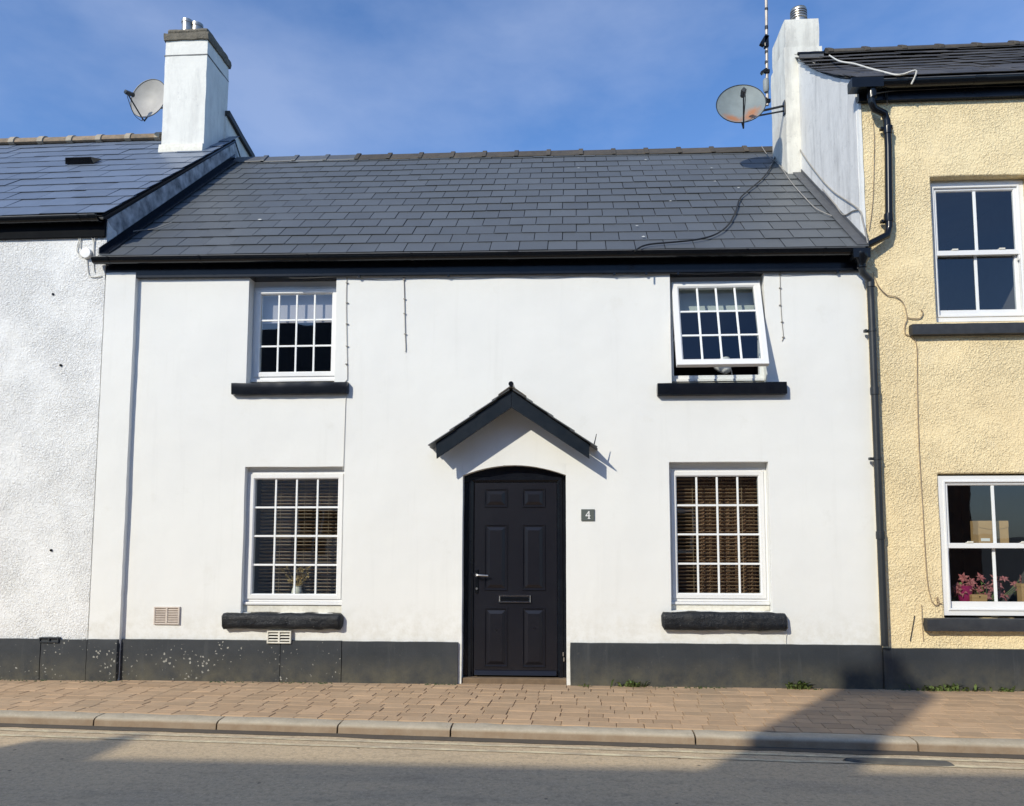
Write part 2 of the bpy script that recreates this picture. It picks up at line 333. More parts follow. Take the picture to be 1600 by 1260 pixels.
M = dict(
    render=m_render(),
    rough_white=m_roughcast('white_roughcast', (0.90,0.90,0.88,1), (0.86,0.865,0.85,1), (0.74,0.735,0.71,1), 60, 0.95, 0.015, (0.80,0.79,0.74,1)),
    rough_cream=m_roughcast('cream_roughcast', (0.93,0.775,0.475,1), (0.89,0.72,0.43,1), (0.74,0.59,0.35,1), 52, 0.90, 0.017, (0.84,0.71,0.49,1)),
    slate=m_slate('grey_slate', (0.104,0.113,0.121,1), (0.091,0.099,0.107,1), (0.140,0.147,0.150,1), 0.45, 0.08),
    slate_blue=m_slate('blue_slate', (0.150,0.182,0.240,1), (0.128,0.157,0.210,1), (0.19,0.21,0.24,1), 0.38, 0.10),
    slate_old=m_slate('old_slate', (0.075,0.068,0.060,1), (0.050,0.047,0.045,1), (0.15,0.135,0.105,1), 0.6, 0.30),
    deck=simple('roof_underlay', (0.012,0.012,0.014,1), rough=0.9),
    ridge_dark=simple('weathered_ridge', (0.050,0.044,0.038,1), (0.085,0.070,0.052,1), 9, 0.75, 0.5, 50, vary=0.2, rand=True),
    ridge_grey=simple('grey_ridge', (0.085,0.09,0.10,1), (0.11,0.115,0.12,1), 9, 0.5, 0.3, 50, vary=0.1, rand=True),
    ridge_tan=simple('lichen_ridge', (0.30,0.215,0.14,1), (0.17,0.14,0.105,1), 14, 0.9, 0.7, 45, 0.008, vary=0.15, rand=True),
    mortar=simple('ridge_mortar', (0.42,0.36,0.28,1), (0.30,0.26,0.2,1), 20, 0.9, 0.6, 60),
    black=simple('black_plastic', (0.004,0.005,0.007,1), (0.006,0.007,0.009,1), 6, 0.20, spec=0.35),
    pipe=simple('faded_black_plastic', (0.016,0.019,0.023,1), (0.024,0.028,0.032,1), 5, 0.42, 0.1, 30),
    blackpaint=simple('black_paint', (0.005,0.006,0.010,1), (0.009,0.011,0.015,1), 7, 0.20, 0.12, 30, 0.003, spec=0.25),
    sillpaint=m_sill(),
    sillgrey=simple('charcoal_sill_paint', (0.022,0.025,0.031,1), (0.038,0.041,0.046,1), 12, 0.6, 0.4, 30, 0.006),
    canopywood=simple('dark_blue_black_paint', (0.008,0.013,0.020,1), (0.016,0.021,0.028,1), 10, 0.30, 0.2, 40, 0.003, spec=0.25),
    door=simple('black_door', (0.0065,0.0068,0.0115,1), (0.0085,0.009,0.014,1), 4, 0.32, 0.06, 90, 0.001, spec=0.45),
    upvc=simple('white_plastic', (0.80,0.80,0.79,1), (0.76,0.76,0.75,1), 6, 0.32),
    bars=simple('white_glazing_bar', (0.82,0.83,0.82,1), rough=0.35),
    oldpaint=simple('cream_white_paint', (0.76,0.74,0.66,1), (0.62,0.59,0.50,1), 25, 0.6, 0.3, 40),
    glass=m_glass(),
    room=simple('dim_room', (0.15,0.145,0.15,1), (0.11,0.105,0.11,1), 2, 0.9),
    blind=simple('wood_slat', (0.42,0.29,0.18,1), (0.33,0.22,0.13,1), 12, 0.45, rand=True, vary=0.12),
    cord=simple('blind_cord', (0.36,0.27,0.17,1), rough=0.8),
    roller=simple('lilac_roller_blind', (0.44,0.41,0.46,1), (0.38,0.36,0.41,1), 3, 0.9),
    roller2=simple('pale_grey_roller_blind', (0.50,0.54,0.52,1), (0.44,0.48,0.46,1), 3, 0.9),
    curtain=simple('brown_curtain', (0.25,0.14,0.08,1), (0.17,0.095,0.056,1), 14, 0.9),
    metal=simple('brushed_steel', (0.72,0.71,0.69,1), (0.6,0.6,0.58,1), 12, 0.3, metal=1.0),
    flue=simple('weathered_steel_flue', (0.56,0.53,0.48,1), (0.28,0.26,0.23,1), 9, 0.38, 0.2, 30, metal=0.9),
    chrome=simple('chrome', (0.7,0.7,0.7,1), rough=0.15, metal=1.0),
    concrete=simple('lichen_concrete', (0.20,0.175,0.135,1), (0.105,0.095,0.075,1), 13, 0.95, 0.9, 28, 0.02),
    chimney=None, gable=None,
    kerb=m_kerb(),
    paver=m_paver(), road=m_road(),
    bed=simple('sandy_joint', (0.20,0.140,0.085,1), (0.14,0.098,0.062,1), 12, 0.95, 0.5, 60),
    ground=simple('far_ground', (0.13,0.12,0.10,1), (0.10,0.095,0.08,1), 1, 0.95),
    plinth=m_plinth('plinth_paint', False), plinth_spot=m_plinth('flaking_plinth_paint', True),
    yellow=None,
    dish=None,
    plaque=simple('grey_green_slate', (0.10,0.115,0.105,1), (0.085,0.10,0.092,1), 20, 0.5),
    white=simple('white_paint', (0.8,0.8,0.78,1), rough=0.5),
    grille=simple('beige_metal', (0.66,0.58,0.50,1), (0.52,0.45,0.39,1), 20, 0.5),
    wire_white=simple('dirty_white_cable', (0.62,0.60,0.54,1), rough=0.6),
    wire_grey=simple('grey_cable', (0.30,0.28,0.25,1), rough=0.6),
    wire_tan=simple('painted_cable', (0.42,0.32,0.20,1), (0.30,0.22,0.14,1), 10, 0.6),
    wire_black=simple('black_cable', (0.012,0.012,0.013,1), rough=0.5),
    mast=simple('galvanised_pole', (0.52,0.46,0.40,1), (0.36,0.32,0.28,1), 8, 0.5, metal=0.4),
    lead=simple('lead_flashing', (0.10,0.105,0.112,1), (0.07,0.073,0.08,1), 10, 0.6, 0.4, 25),
    card=simple('cardboard', (0.46,0.29,0.13,1), (0.40,0.25,0.11,1), 8, 0.8),
    pink=simple('pink_petal', (0.26,0.055,0.075,1), (0.36,0.15,0.145,1), 25, 0.7, vary=0.3),
    magenta=simple('magenta_glass_pot', (0.28,0.02,0.10,1), rough=0.2),
    straw=simple('dried_flower', (0.48,0.35,0.14,1), (0.36,0.24,0.09,1), 25, 0.9, vary=0.3),
    leaf=simple('weed_leaf', (0.095,0.150,0.040,1), (0.130,0.175,0.055,1), 25, 0.7, vary=0.35),
    moss=simple('moss', (0.045,0.070,0.022,1), (0.070,0.085,0.030,1), 40, 0.9, 0.8, 90, 0.01),
    silt=simple('gutter_silt', (0.105,0.085,0.062,1), (0.075,0.062,0.048,1), 7, 0.95, 0.4, 90),
    patch=simple('dark_tar_patch', (0.105,0.10,0.088,1), (0.075,0.072,0.065,1), 12, 0.8, 0.6, 100),
    brick=simple('brown_brick', (0.24,0.13,0.09,1), (0.19,0.10,0.07,1), 12, 0.9),  # plain brown brick colour with random variation
    matte=simple('matte_black_paint', (0.004,0.005,0.007,1), (0.007,0.008,0.010,1), 7, 0.8, spec=0.08),
    birdlime=simple('bird_droppings', (0.6,0.6,0.56,1), rough=0.8),
)
def m_stained(name, base, streak, amt, sx):
    t = NT(name)
    a = t.mix(t.ramp(t.noise(3, 6, 0.65), 0.35, 0.7), base, tuple(v*0.9 for v in base[:3])+(1,))
    a = t.mix(t.ramp(t.noise(1.0, 7, 0.7, t.coord((sx,sx,1.1))), 0.48, 0.74, (0,0,0,1), (amt,amt,amt,1)), a, streak)
    a = t.mix(t.ramp(t.noise(8, 7, 0.75), 0.58, 0.72, (0,0,0,1), (amt*0.8,)*3+(1,)), a, streak)
    n = t.bump(t.noise(12, 6, 0.65), 0.5, 0.012)
    return t.done(a, 0.85, n, spec=0.2)
M['chimney'] = m_stained('stained_white_render', (0.79,0.775,0.72,1), (0.46,0.45,0.43,1), 0.55, 6)
M['chimney_old'] = m_stained('grimy_white_render', (0.74,0.725,0.66,1), (0.36,0.35,0.33,1), 0.75, 6)
M['gable'] = m_stained('streaked_white_gable', (0.74,0.735,0.715,1), (0.42,0.42,0.415,1), 0.85, 9)
M['upstand'] = simple('mouldy_white_upstand', (0.62,0.63,0.64,1), (0.13,0.14,0.15,1), 7, 0.9, 0.6, 20, 0.01)
def m_yellow():
    t = NT('faded_yellow_line')
    a = t.mix(t.ramp(t.noise(14, 6, 0.75, t.coord((0.4,1,1))), 0.40, 0.58), (0.70,0.61,0.40,1), (0.42,0.345,0.245,1))
    return t.done(a, 0.85, t.bump(t.noise(180, 4, 0.7), 0.5, 0.005), spec=0.2)
M['yellow'] = m_yellow()
def m_rusty(name, base, spots):
    t = NT(name)
    a = t.mix(t.ramp(t.noise(6, 5, 0.6), 0.3, 0.7), base, tuple(v*0.8 for v in base[:3])+(1,))
    for p in spots:
        d = t.n('ShaderNodeVectorMath', operation='DISTANCE'); t.l(t.tc.outputs['Object'], d.inputs[0]); d.inputs[1].default_value = p
        ad = t.n('ShaderNodeMath', operation='MULTIPLY_ADD'); t.l(t.noise(11, 5, 0.7), ad.inputs[0]); ad.inputs[1].default_value = 0.16; t.l(d.outputs['Value'], ad.inputs[2])
        a = t.mix(t.ramp(ad.outputs[0], 0.10, 0.21, (0.9,0.9,0.9,1), (0,0,0,1)), a, (0.36,0.15,0.065,1))
    return t.done(a, 0.6, None, spec=0.3)
def m_dish(name, base, rust):
    t = NT(name)
    a = t.mix(t.ramp(t.noise(6, 5, 0.6), 0.3, 0.7), base, tuple(v*0.82 for v in base[:3])+(1,))
    if rust: a = t.mix(t.ramp(t.noise(4.4, 5, 0.6), 0.53, 0.66, (0,0,0,1), (0.85,0.85,0.85,1)), a, (0.40,0.19,0.09,1))
    return t.done(a, 0.55, None, spec=0.35)
M['dish'] = m_dish('rusty_dish_paint', (0.26,0.28,0.28,1), False); M['dish2'] = m_dish('grey_dish_paint', (0.42,0.40,0.37,1), False)

# ------------------------------------------------------------------ ground, road, kerb, pavement
KA, KB = -1.82, -0.055                                      # kerb front line: Y = KA + KB*(X+0.5)
def ky(x): return KA + KB*(x+0.5)
U = Vector((1, KB, 0)).normalized(); N_ = Vector((-U.y, U.x, 0))
ZR = -0.078
o = obj('ground', MB().box(-300,300,-300,300,-0.5,-0.10), M['ground']); tag(o, kind='structure')
mb = MB(); mb.add([(-60,ky(-60)+0.1,ZR),(60,ky(60)+0.1,ZR),(60,-8.0-0.055*60,ZR),(-60,-7.4+0.055*60,ZR)], [(0,3,2,1)])
road = obj('road', mb, M['road']); tag(road, kind='structure')
def strip(name, off0, off1, z, mat, x0, x1, amp, step=0.12, seed=0.0):
    mb = MB(); n = int((x1-x0)/step); vs = []
    for i in range(n+1):
        x = x0 + (x1-x0)*i/n
        a = off0 + amp*noise.noise((x*1.7, seed, 0)) + 0.4*amp*noise.noise((x*7, seed, 3)); b = off1 + amp*noise.noise((x*1.7, seed+9, 0)) + 0.5*amp*noise.noise((x*7, seed, 5))
        vs += [(x, ky(x)-a, z), (x, ky(x)-b, z)]
    mb.add(vs, [(2*i, 2*i+1, 2*i+3, 2*i+2) for i in range(n)])
    return obj(name, mb, mat, road)
strip('gutter_silt', -0.03, 0.10, ZR+0.004, M['silt'], -9, 8, 0.035, seed=2.0)
strip('yellow_line', 0.165, 0.215, ZR+0.004, M['yellow'], -9, 8, 0.012, seed=4.0)
strip('yellow_line', 0.315, 0.365, ZR+0.004, M['yellow'], -9, 8, 0.012, seed=6.0)
mb = MB(); c = G(1405, 1193, ZR); vs = []                     # a low dark tar patch by the kerb
for i in range(28):
    a = 2*math.pi*i/28; rr = 1 + 0.18*noise.noise((math.cos(a)*1.5, math.sin(a)*1.5, 7))
    vs.append((c.x + 0.36*rr*math.copysign(abs(math.cos(a))**0.7, math.cos(a)), c.y - 0.04*0 + 0.055*rr*math.sin(a) - 0.03*math.cos(a)))
mb.add([(x,y,ZR+0.004) for x,y in vs] + [((x-c.x)*0.93+c.x,(y-c.y)*0.85+c.y,ZR+0.022) for x,y in vs],
       [(i,(i+1)%28,(i+1)%28+28,i+28) for i in range(28)] + [list(range(28,56))])
obj('tar_patch', mb, M['patch'], road)

mb = MB()                                                    # bed that the pavers lie on
mb.add([(-30,ky(-30)+0.10,-0.010),(30,ky(30)+0.10,-0.010),(30,0.6,-0.010),(-30,0.6,-0.010)], [(0,1,2,3)])
pav = obj('pavement', mb, M['bed']); tag(pav, kind='structure')
kroot = obj('kerb', MB().add([(-30,ky(-30)+0.06,-0.03),(30,ky(30)+0.06,-0.03),(30,ky(30)+0.16,-0.03),(-30,ky(-30)+0.16,-0.03),
        (-30,ky(-30)+0.06,-0.2),(30,ky(30)+0.06,-0.2),(30,ky(30)+0.16,-0.2),(-30,ky(-30)+0.16,-0.2)],
        [(0,1,2,3),(7,6,5,4),(0,4,5,1),(2,6,7,3)]), M['bed']); tag(kroot, kind='structure')
joints = [-8.0,-7.0,-6.0,-5.05,-4.03,-2.94,-1.91,-0.98,0.93,2.55,3.5,4.45,5.4,6.4]
for a, b in zip(joints[:-1], joints[1:]):
    mb = MB(); n = max(4, int((b-a)/0.12)); gap = 0.007; ringn = 0; vs = []; fs = []
    prof = [(0.175,-0.2),(0.175,-0.006),(0.16,0.000),(0.055,-0.004),(0.026,-0.012),(0.010,-0.030),(0.0,-0.2)]
    for i in range(n+1):
        x = a+gap + (b-a-2*gap)*i/n
        e = 0.004 if i in (0, n) else 0.0
        for k, (d, z) in enumerate(prof):
            q = noise.noise((x*5, d*9, z*9+3))*0.006 + noise.noise((x*22, d*30, z*30))*0.0035
            z2 = z + (q - (e if k in (2,3,4) else 0)) if z > -0.1 else z
            vs.append((x + U.x*0, ky(x) + d + q + (e*0.6 if k in (4,5) else 0), z2))
    m = len(prof)
    for i in range(n):
        for k in range(m-1): fs.append((i*m+k, (i+1)*m+k, (i+1)*m+k+1, i*m+k+1))
    fs.append(list(range(m))); fs.append([n*m+k for k in range(m-1,-1,-1)])
    mb.add(vs, fs); obj('kerb_stone', mb, M['kerb'], kroot, smooth=50)

def paver_mesh(seed):
    rnd = random.Random(seed); hx, hy = 0.1098, 0.0725
    mb = MB(); j = lambda: rnd.uniform(-0.002, 0.002)
    b = [(-hx,-hy),(hx,-hy),(hx,hy),(-hx,hy)]
    o_ = [(x+j(), y+j()) for x, y in b]
    i_ = [(x*0.962, y*0.948) for x, y in o_]
    mb.add([(x,y,-0.03) for x,y in o_] + [(x,y,-0.007) for x,y in o_] + [(x,y,0.0+j()*0.4) for x,y in i_],
           [(0,1,5,4),(1,2,6,5),(2,3,7,6),(3,0,4,7),(4,5,9,8),(5,6,10,9),(6,7,11,10),(7,4,8,11),(8,9,10,11)])
    return mb
pm = [paver_mesh(i) for i in range(6)]; pmesh = [m.mesh('paver', M['paver']) for m in pm]
spots = []
for r_ in range(13):
    off = (r_ % 2)*0.11 + random.uniform(-0.03, 0.03); s = -8.5 + off
    while s < 6.6:
        wd = random.choice((1.0,1.0,1.0,1.0,0.92,1.08,0.55)); ln = 0.222*wd
        base = Vector((-0.5, KA, 0)) + U*(s + ln/2 + 0.5) + N_*(0.185 + 0.0755 + r_*0.151)
        s += ln
        if base.y > 0.05 : continue
        x_, y_ = proj(base)
        spots.append((base, wd, random.uniform(-0.012, 0.012), random.uniform(-0.0025, 0.0015), random.randrange(6), -30 < x_ < 1630, y_, random.uniform(-0.004,0.004), random.uniform(-0.008,0.008)))
ang = math.atan2(U.y, U.x)
spots.sort(key=lambda t: (not t[5], -t[6]))
rest = MB()
for i, (b, wd, dr, dz, k, vis, y_, tx, ty) in enumerate(spots):
    Mx = Matrix.Translation((b.x, b.y, b.z+dz)) @ Matrix.Rotation(ang+dr, 4, 'Z') @ Matrix.Rotation(tx, 4, 'X') @ Matrix.Rotation(ty*0.5, 4, 'Y') @ Matrix.Diagonal((wd, 1, 1, 1))
    if i < 300:
        o = bpy.data.objects.new('paver', pmesh[k]); COL.objects.link(o); o.parent = pav; o.matrix_local = Mx
    else:
        rest.add([Mx @ Vector(v) for v in pm[k].v], pm[k].f)
o = obj('pavers', rest, M['paver'], pav); o['kind'] = 'stuff'

# ------------------------------------------------------------------ shared builders
def wobble(x, y, z, amp):
    return Vector((amp*0.7*noise.noise((x*1.1, y*3, z*2.3+5)), amp*noise.noise((x*0.9, 3, z*0.9)), amp*0.7*noise.noise((x*2.3, 11, z*1.1))))
def wall_open(name, parent, mat, x0, x1, z0, z1, y0, depth, openings, amp=0.004, arch=None, bevel=0.012, step=0.2, zlow=None):
    xs = {x0, x1}; zs = {z0, z1}
    for a, b, c_, d in openings: xs |= {a, b}; zs |= {c_, d}
    def fill(s):
        s = sorted(s); r_ = []
        for a, b in zip(s[:-1], s[1:]):
            n = max(1, math.ceil((b-a)/step)); r_ += [a+(b-a)*i/n for i in range(n)]
        return r_ + [s[-1]]
    if arch: 
        a, b = openings[arch[0]][:2]; xs |= {a+(b-a)*i/14 for i in range(15)}
    X, Z = fill(xs), fill(zs); mb = MB()
    W = lambda x, y, z: Vector((x, y, z)) + wobble(x, y, z, amp)
    inside = lambda x, z: any(a < x < b and c_ < z < d for a, b, c_, d in openings)
    for xa, xb in zip(X[:-1], X[1:]):
        for za, zb in zip(Z[:-1], Z[1:]):
            if inside((xa+xb)/2, (za+zb)/2): continue
            mb.add([W(xa,y0,za), W(xb,y0,za), W(xb,y0,zb), W(xa,y0,zb)], [(0,1,2,3)])
    for oi, (a, b, c_, d) in enumerate(openings):
        za_ = [z for z in Z if c_-1e-6 <= z <= d+1e-6]; xa_ = [x for x in X if a-1e-6 <= x <= b+1e-6]
        is_arch = arch and oi == arch[0]
        for p, q in zip(za_[:-1], za_[1:]):
            for x in (a, b): mb.add([W(x,y0,p), W(x,y0+depth,p), W(x,y0+depth,q), W(x,y0,q)], [(0,1,2,3)])
        for p, q in zip(xa_[:-1], xa_[1:]):
            if is_arch:
                sp = arch[1]; cx_, hw = (a+b)/2, (b-a)/2
                f = lambda x: sp + (d-0.0-sp)*(1-((x-cx_)/hw)**2)
                mb.add([W(p,y0,f(p)), W(q,y0,f(q)), W(q,y0,d), W(p,y0,d)], [(0,1,2,3)]) if True else None
                mb.add([W(p,y0,f(p)), W(p,y0+depth,f(p)), W(q,y0+depth,f(q)), W(q,y0,f(q))], [(0,1,2,3)])
            else:
                mb.add([W(p,y0,d), W(p,y0+depth,d), W(q,y0+depth,d), W(q,y0,d)], [(0,1,2,3)])
            if c_ > z0+1e-6: mb.add([W(p,y0,c_), W(p,y0+depth,c_), W(q,y0+depth,c_), W(q,y0,c_)], [(0,1,2,3)])
    return obj(name, mb, mat, parent, bevel=bevel, smooth=35, weld=True)

def slate_shape(w_, g, t=0.006, lift=0.0118):
    L = g + 0.06; hw = w_/2 - 0.0041
    return MB().add([(-hw,0,lift-t),(hw,0,lift-t),(hw,L,-t),(-hw,L,-t),(-hw,0.0,lift),(hw,0.0,lift),(hw,L,0),(-hw,L,0)],
                    [(0,3,2,1),(4,5,6,7),(0,1,5,4),(1,2,6,5),(2,3,7,6),(3,0,4,7)])
def slate_roof(roof, xl, xr, y0, z0, theta, n, g, w_, tilt, mat, limit, jit=1.0, sag=None):
    sh = slate_shape(w_, g); me = sh.mesh('slate', mat); rest = MB(); k = 0
    ex = Vector((1,0,tilt)).normalized(); ev = Vector((0,math.cos(theta),math.sin(theta))); en = ex.cross(ev).normalized()
    for c_ in range(n):
        x = xl - (w_/2 if c_ % 2 else 0) - random.uniform(0, 0.02)*jit
        while x < xr:
            a, b = max(x, xl), min(x+w_, xr); x += w_
            if b - a < 0.05: continue
            mx_ = (a+b)/2; sc = (b-a)/w_
            p = Vector((mx_, y0, z0 + tilt*(mx_-xl))) + ev*(c_*g) + en*random.uniform(0, 0.0022)*jit
            if sag: p.z += sag(mx_, c_/n)
            A = Matrix(((ex.x, ev.x, en.x, p.x), (ex.y, ev.y, en.y, p.y), (ex.z, ev.z, en.z, p.z), (0,0,0,1)))
            A = A @ Matrix.Rotation(random.uniform(-0.004,0.004)*jit, 4, 'Z') @ Matrix.Rotation(random.uniform(-0.006,0.006)*jit, 4, 'X') @ Matrix.Rotation(random.uniform(-0.006,0.006)*jit, 4, 'Y') @ Matrix.Diagonal((sc,1,1,1))
            if k < limit:
                o = bpy.data.objects.new('slate', me); put(o, roof); o.matrix_basis = A
            else: rest.add([A @ Vector(v) for v in sh.v], sh.f)
            k += 1
    if rest.v:
        o = obj('slates', rest, mat, roof); o['kind'] = 'stuff'
def half_round(r, t, seg=14):
    pts = [(r*math.cos(math.pi + math.pi*i/seg), r*math.sin(math.pi + math.pi*i/seg)) for i in range(seg+1)]
    return pts + [(x*(1-t/r), y*(1-t/r)) for x, y in reversed(pts)]
def gutter(parent, xa, xb, yc, za, zb, r, brackets, unions=(), mat=None):
    mat = mat or M['black']
    pr = [(yc+a, b) for a, b in half_round(r, 0.004)]
    mb = MB().prismx(pr, xa, xb, za, zb)
    mb.box(xa, xa+0.004, yc-r, yc+r, za-r*0.0-0.004, za)                  # stop ends
    mb.prismx([(yc+r*math.cos(math.pi+math.pi*i/14), r*math.sin(math.pi+math.pi*i/14)) for i in range(15)], xa-0.004, xa, za, za)
    mb.prismx([(yc+r*math.cos(math.pi+math.pi*i/14), r*math.sin(math.pi+math.pi*i/14)) for i in range(15)], xb, xb+0.004, zb, zb)
    gt = obj('gutter', mb, mat, parent, smooth=35)
    mb = MB().box(xa, xb, yc-r-0.006, yc-r+0.006, 0, 0.010)
    mb.v = [(x, y, z + za + (zb-za)*(x-xa)/(xb-xa)) for x, y, z in mb.v]; obj('gutter_lip', mb, M['lead'], gt, bevel=0.003)  # lip coloured lighter than the gutter, painting in the light it catches
    for x, wd in [(b, 0.026) for b in brackets] + [(b, 0.11) for b in unions]:
        z = za + (zb-za)*(x-xa)/(xb-xa)
        pr = [(yc+a, b+0.004) for a, b in half_round(r+0.007, 0.006)]
        obj('gutter_bracket', MB().prismx(pr, x-wd/2, x+wd/2, z, z).box(x-wd/2, x+wd/2, yc+r-0.004, yc+r+0.03, z-0.05, z+0.004), mat, gt, smooth=35)
    return gt
def pipe(parent, pts, r, collars, clips, mat, wall_y):
    dp = obj('downpipe', MB().tube(pts, r, 16), mat, parent, smooth=60)
    for x, y, z in collars:
        obj('pipe_collar', MB().lathe((x,y,z), [(r*0.9,-0.04),(r*1.2,-0.038),(r*1.22,0.0),(r*1.2,0.038),(r*0.9,0.04)], 16), mat, dp, smooth=40)
    for x, y, z in clips:
        obj('pipe_clip', MB().lathe((x,y,z), [(r*0.9,-0.016),(r*1.18,-0.014),(r*1.18,0.014),(r*0.9,0.016)], 16).box(x-r*2.0,x+r*1.3,y+r*0.7,y+r*1.1,z-0.014,z+0.014).box(x-r*2.1,x-r*1.5,y-r*0.2,y+r*1.1,z-0.012,z+0.012), mat, dp, smooth=40)
    return dp
def glazing(parent, x0, x1, z0, z1, y, cols, rows, bw, T=None):
    """glass panes with bars between them; T = optional matrix for an opened sash"""
    T = T or Matrix.Identity(4)
    dx, dz = (x1-x0)/cols, (z1-z0)/rows
    def ap(mb): mb.v = [tuple(T @ Vector(v)) for v in mb.v]; return mb
    for i in range(1, cols):
        obj('glazing_bar', ap(MB().box(x0+i*dx-bw/2, x0+i*dx+bw/2, y-0.007, y+0.009, z0-0.004, z1+0.004)), M['bars'], parent, bevel=0.003)
    for j in range(1, rows):
        for i in range(cols):
            a = x0+i*dx + (bw/2 if i else -0.004); b = x0+(i+1)*dx - (bw/2 if i < cols-1 else -0.004)
            obj('glazing_bar', ap(MB().box(a, b, y-0.006, y+0.008, z0+j*dz-bw/2, z0+j*dz+bw/2)), M['bars'], parent, bevel=0.003)
    for i in range(cols):
        for j in range(rows):
            e = [random.uniform(-0.0012, 0.0012) for _ in range(2)]
            a, b, c_, d = x0+i*dx+0.001, x0+(i+1)*dx-0.001, z0+j*dz+0.001, z0+(j+1)*dz-0.001
            obj('pane', ap(MB().add([(a,y+e[0],c_),(b,y-e[0],c_),(b,y-e[0]+e[1],d),(a,y+e[0]+e[1],d)], [(0,1,2,3)])), M['glass'], parent)
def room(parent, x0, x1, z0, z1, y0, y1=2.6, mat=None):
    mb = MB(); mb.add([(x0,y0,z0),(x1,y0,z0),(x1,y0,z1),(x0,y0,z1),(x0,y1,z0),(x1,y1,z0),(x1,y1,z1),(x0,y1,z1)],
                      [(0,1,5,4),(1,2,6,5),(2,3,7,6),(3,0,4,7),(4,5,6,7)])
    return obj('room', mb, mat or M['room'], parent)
def rough_block(x0, x1, y0, y1, z0, z1, amp, step=0.05, rnd=0.02):
    nx, ny, nz_ = [max(2, round((b-a)/step)) for a, b in ((x0,x1),(y0,y1),(z0,z1))]
    bm = bmesh.new(); bmesh.ops.create_cube(bm, size=1.0)
    bm.free(); mb = MB(); idx = {}
    def vid(i, j, k):
        if (i,j,k) not in idx:
            x, y, z = x0+(x1-x0)*i/nx, y0+(y1-y0)*j/ny, z0+(z1-z0)*k/nz_
            if k == 0 or k == nz_:
                if j == 0: y += rnd*0.5; z += (-1 if k else 1)*rnd*0.35
            if i in (0, nx):
                x += (1 if i == 0 else -1)*(rnd*0.6 if (k in (0,nz_) or j == 0) else 0)
            q = Vector((x,y,z)); d = noise.noise_vector(q*7)*amp + noise.noise_vector(q*20)*amp*0.45
            idx[(i,j,k)] = len(mb.v); mb.v.append(tuple(q+d))
        return idx[(i,j,k)]
    for i in range(nx):
        for j in range(ny):
            for k in (0, nz_): mb.f.append([vid(i,j,k),vid(i+1,j,k),vid(i+1,j+1,k),vid(i,j+1,k)])
        for k in range(nz_):
            for j in (0, ny): mb.f.append([vid(i,j,k),vid(i+1,j,k),vid(i+1,j,k+1),vid(i,j,k+1)])
    for j in range(ny):
        for k in range(nz_):
            for i in (0, nx): mb.f.append([vid(i,j,k),vid(i,j+1,k),vid(i,j+1,k+1),vid(i,j,k+1)])
    return mb

# ------------------------------------------------------------------ the white cottage
XL, XR = -5.125, 3.03
TILT = -0.0105
def dz(x): return TILT*(x+1.05)
cot = empty('cottage', (-1.0, 0.0, 0.0), 'smooth white painted cottage with grey slate roof and black front door', 'house', 'terraced houses along the street')
UL = (-3.52, -2.55, 3.15, 4.46); UR = (1.04, 2.02, 3.09, 4.44)
LL = (-3.50, -2.42, 0.705, 2.245); LR = (1.0, 2.01, 0.75, 2.275); DO = (-1.15, -0.07, -0.02, 2.25)
wall_open('wall', cot, M['render'], -4.80, 3.14, -0.02, 4.52, 0.0, 0.20, [UL, UR, LL, LR, DO], 0.007, arch=(4, 2.145))
o = obj('wall_band', rough_block(XL+0.005, -4.775, -0.055, 0.02, 0.0, 4.40, 0.003, 0.1, 0.006), M['render'], cot, smooth=40)
# shell behind the front wall
obj('rear_wall', MB().box(XL, 3.0, 6.0, 6.2, 0, 4.6), M['render'], cot)

# plinth of the cottage
PT = 0.423
def plinth(parent, xs, mat, y=-0.03, zt=PT):
    for a, b in zip(xs[:-1], xs[1:]):
        mb = rough_block(a+0.0005, b-0.0005, y+random.uniform(-0.003,0.002), 0.02, -0.02, zt+random.uniform(-0.004,0.004), 0.003, 0.07, 0.005)
        obj('plinth', mb, mat, parent, smooth=40)
plinth(cot, [-4.77, -3.05, -2.40], M['plinth_spot']); plinth(cot, [-2.40, -1.185], M['plinth']); plinth(cot, [-0.035, 3.068], M['plinth'])
obj('plinth', rough_block(XL+0.01, -4.775, -0.085, -0.04, -0.02, PT+0.004, 0.003, 0.07, 0.012), M['plinth_spot'], cot, smooth=40)

# roof
TH = math.atan2(2.71, 3.2); GA = 0.281
roof = obj('roof', MB().prismx([(-0.19,4.475),(3.0,7.175),(3.0,7.05),(-0.05,4.47)], XL, XR, dz(XL), dz(XR)).prismx([(3.0,7.175),(6.3,4.45),(6.3,4.35),(3.0,7.05)], XL, XR, dz(XL), dz(XR)), M['deck'], cot)
slate_roof(roof, XL, XR, -0.20, 4.49+dz(XL), TH, 15, GA, 0.305, TILT, M['slate'], 300, jit=0.6, sag=lambda x, f: 0.016*noise.noise((x*0.8, f*2.5, 1))-0.010*f)
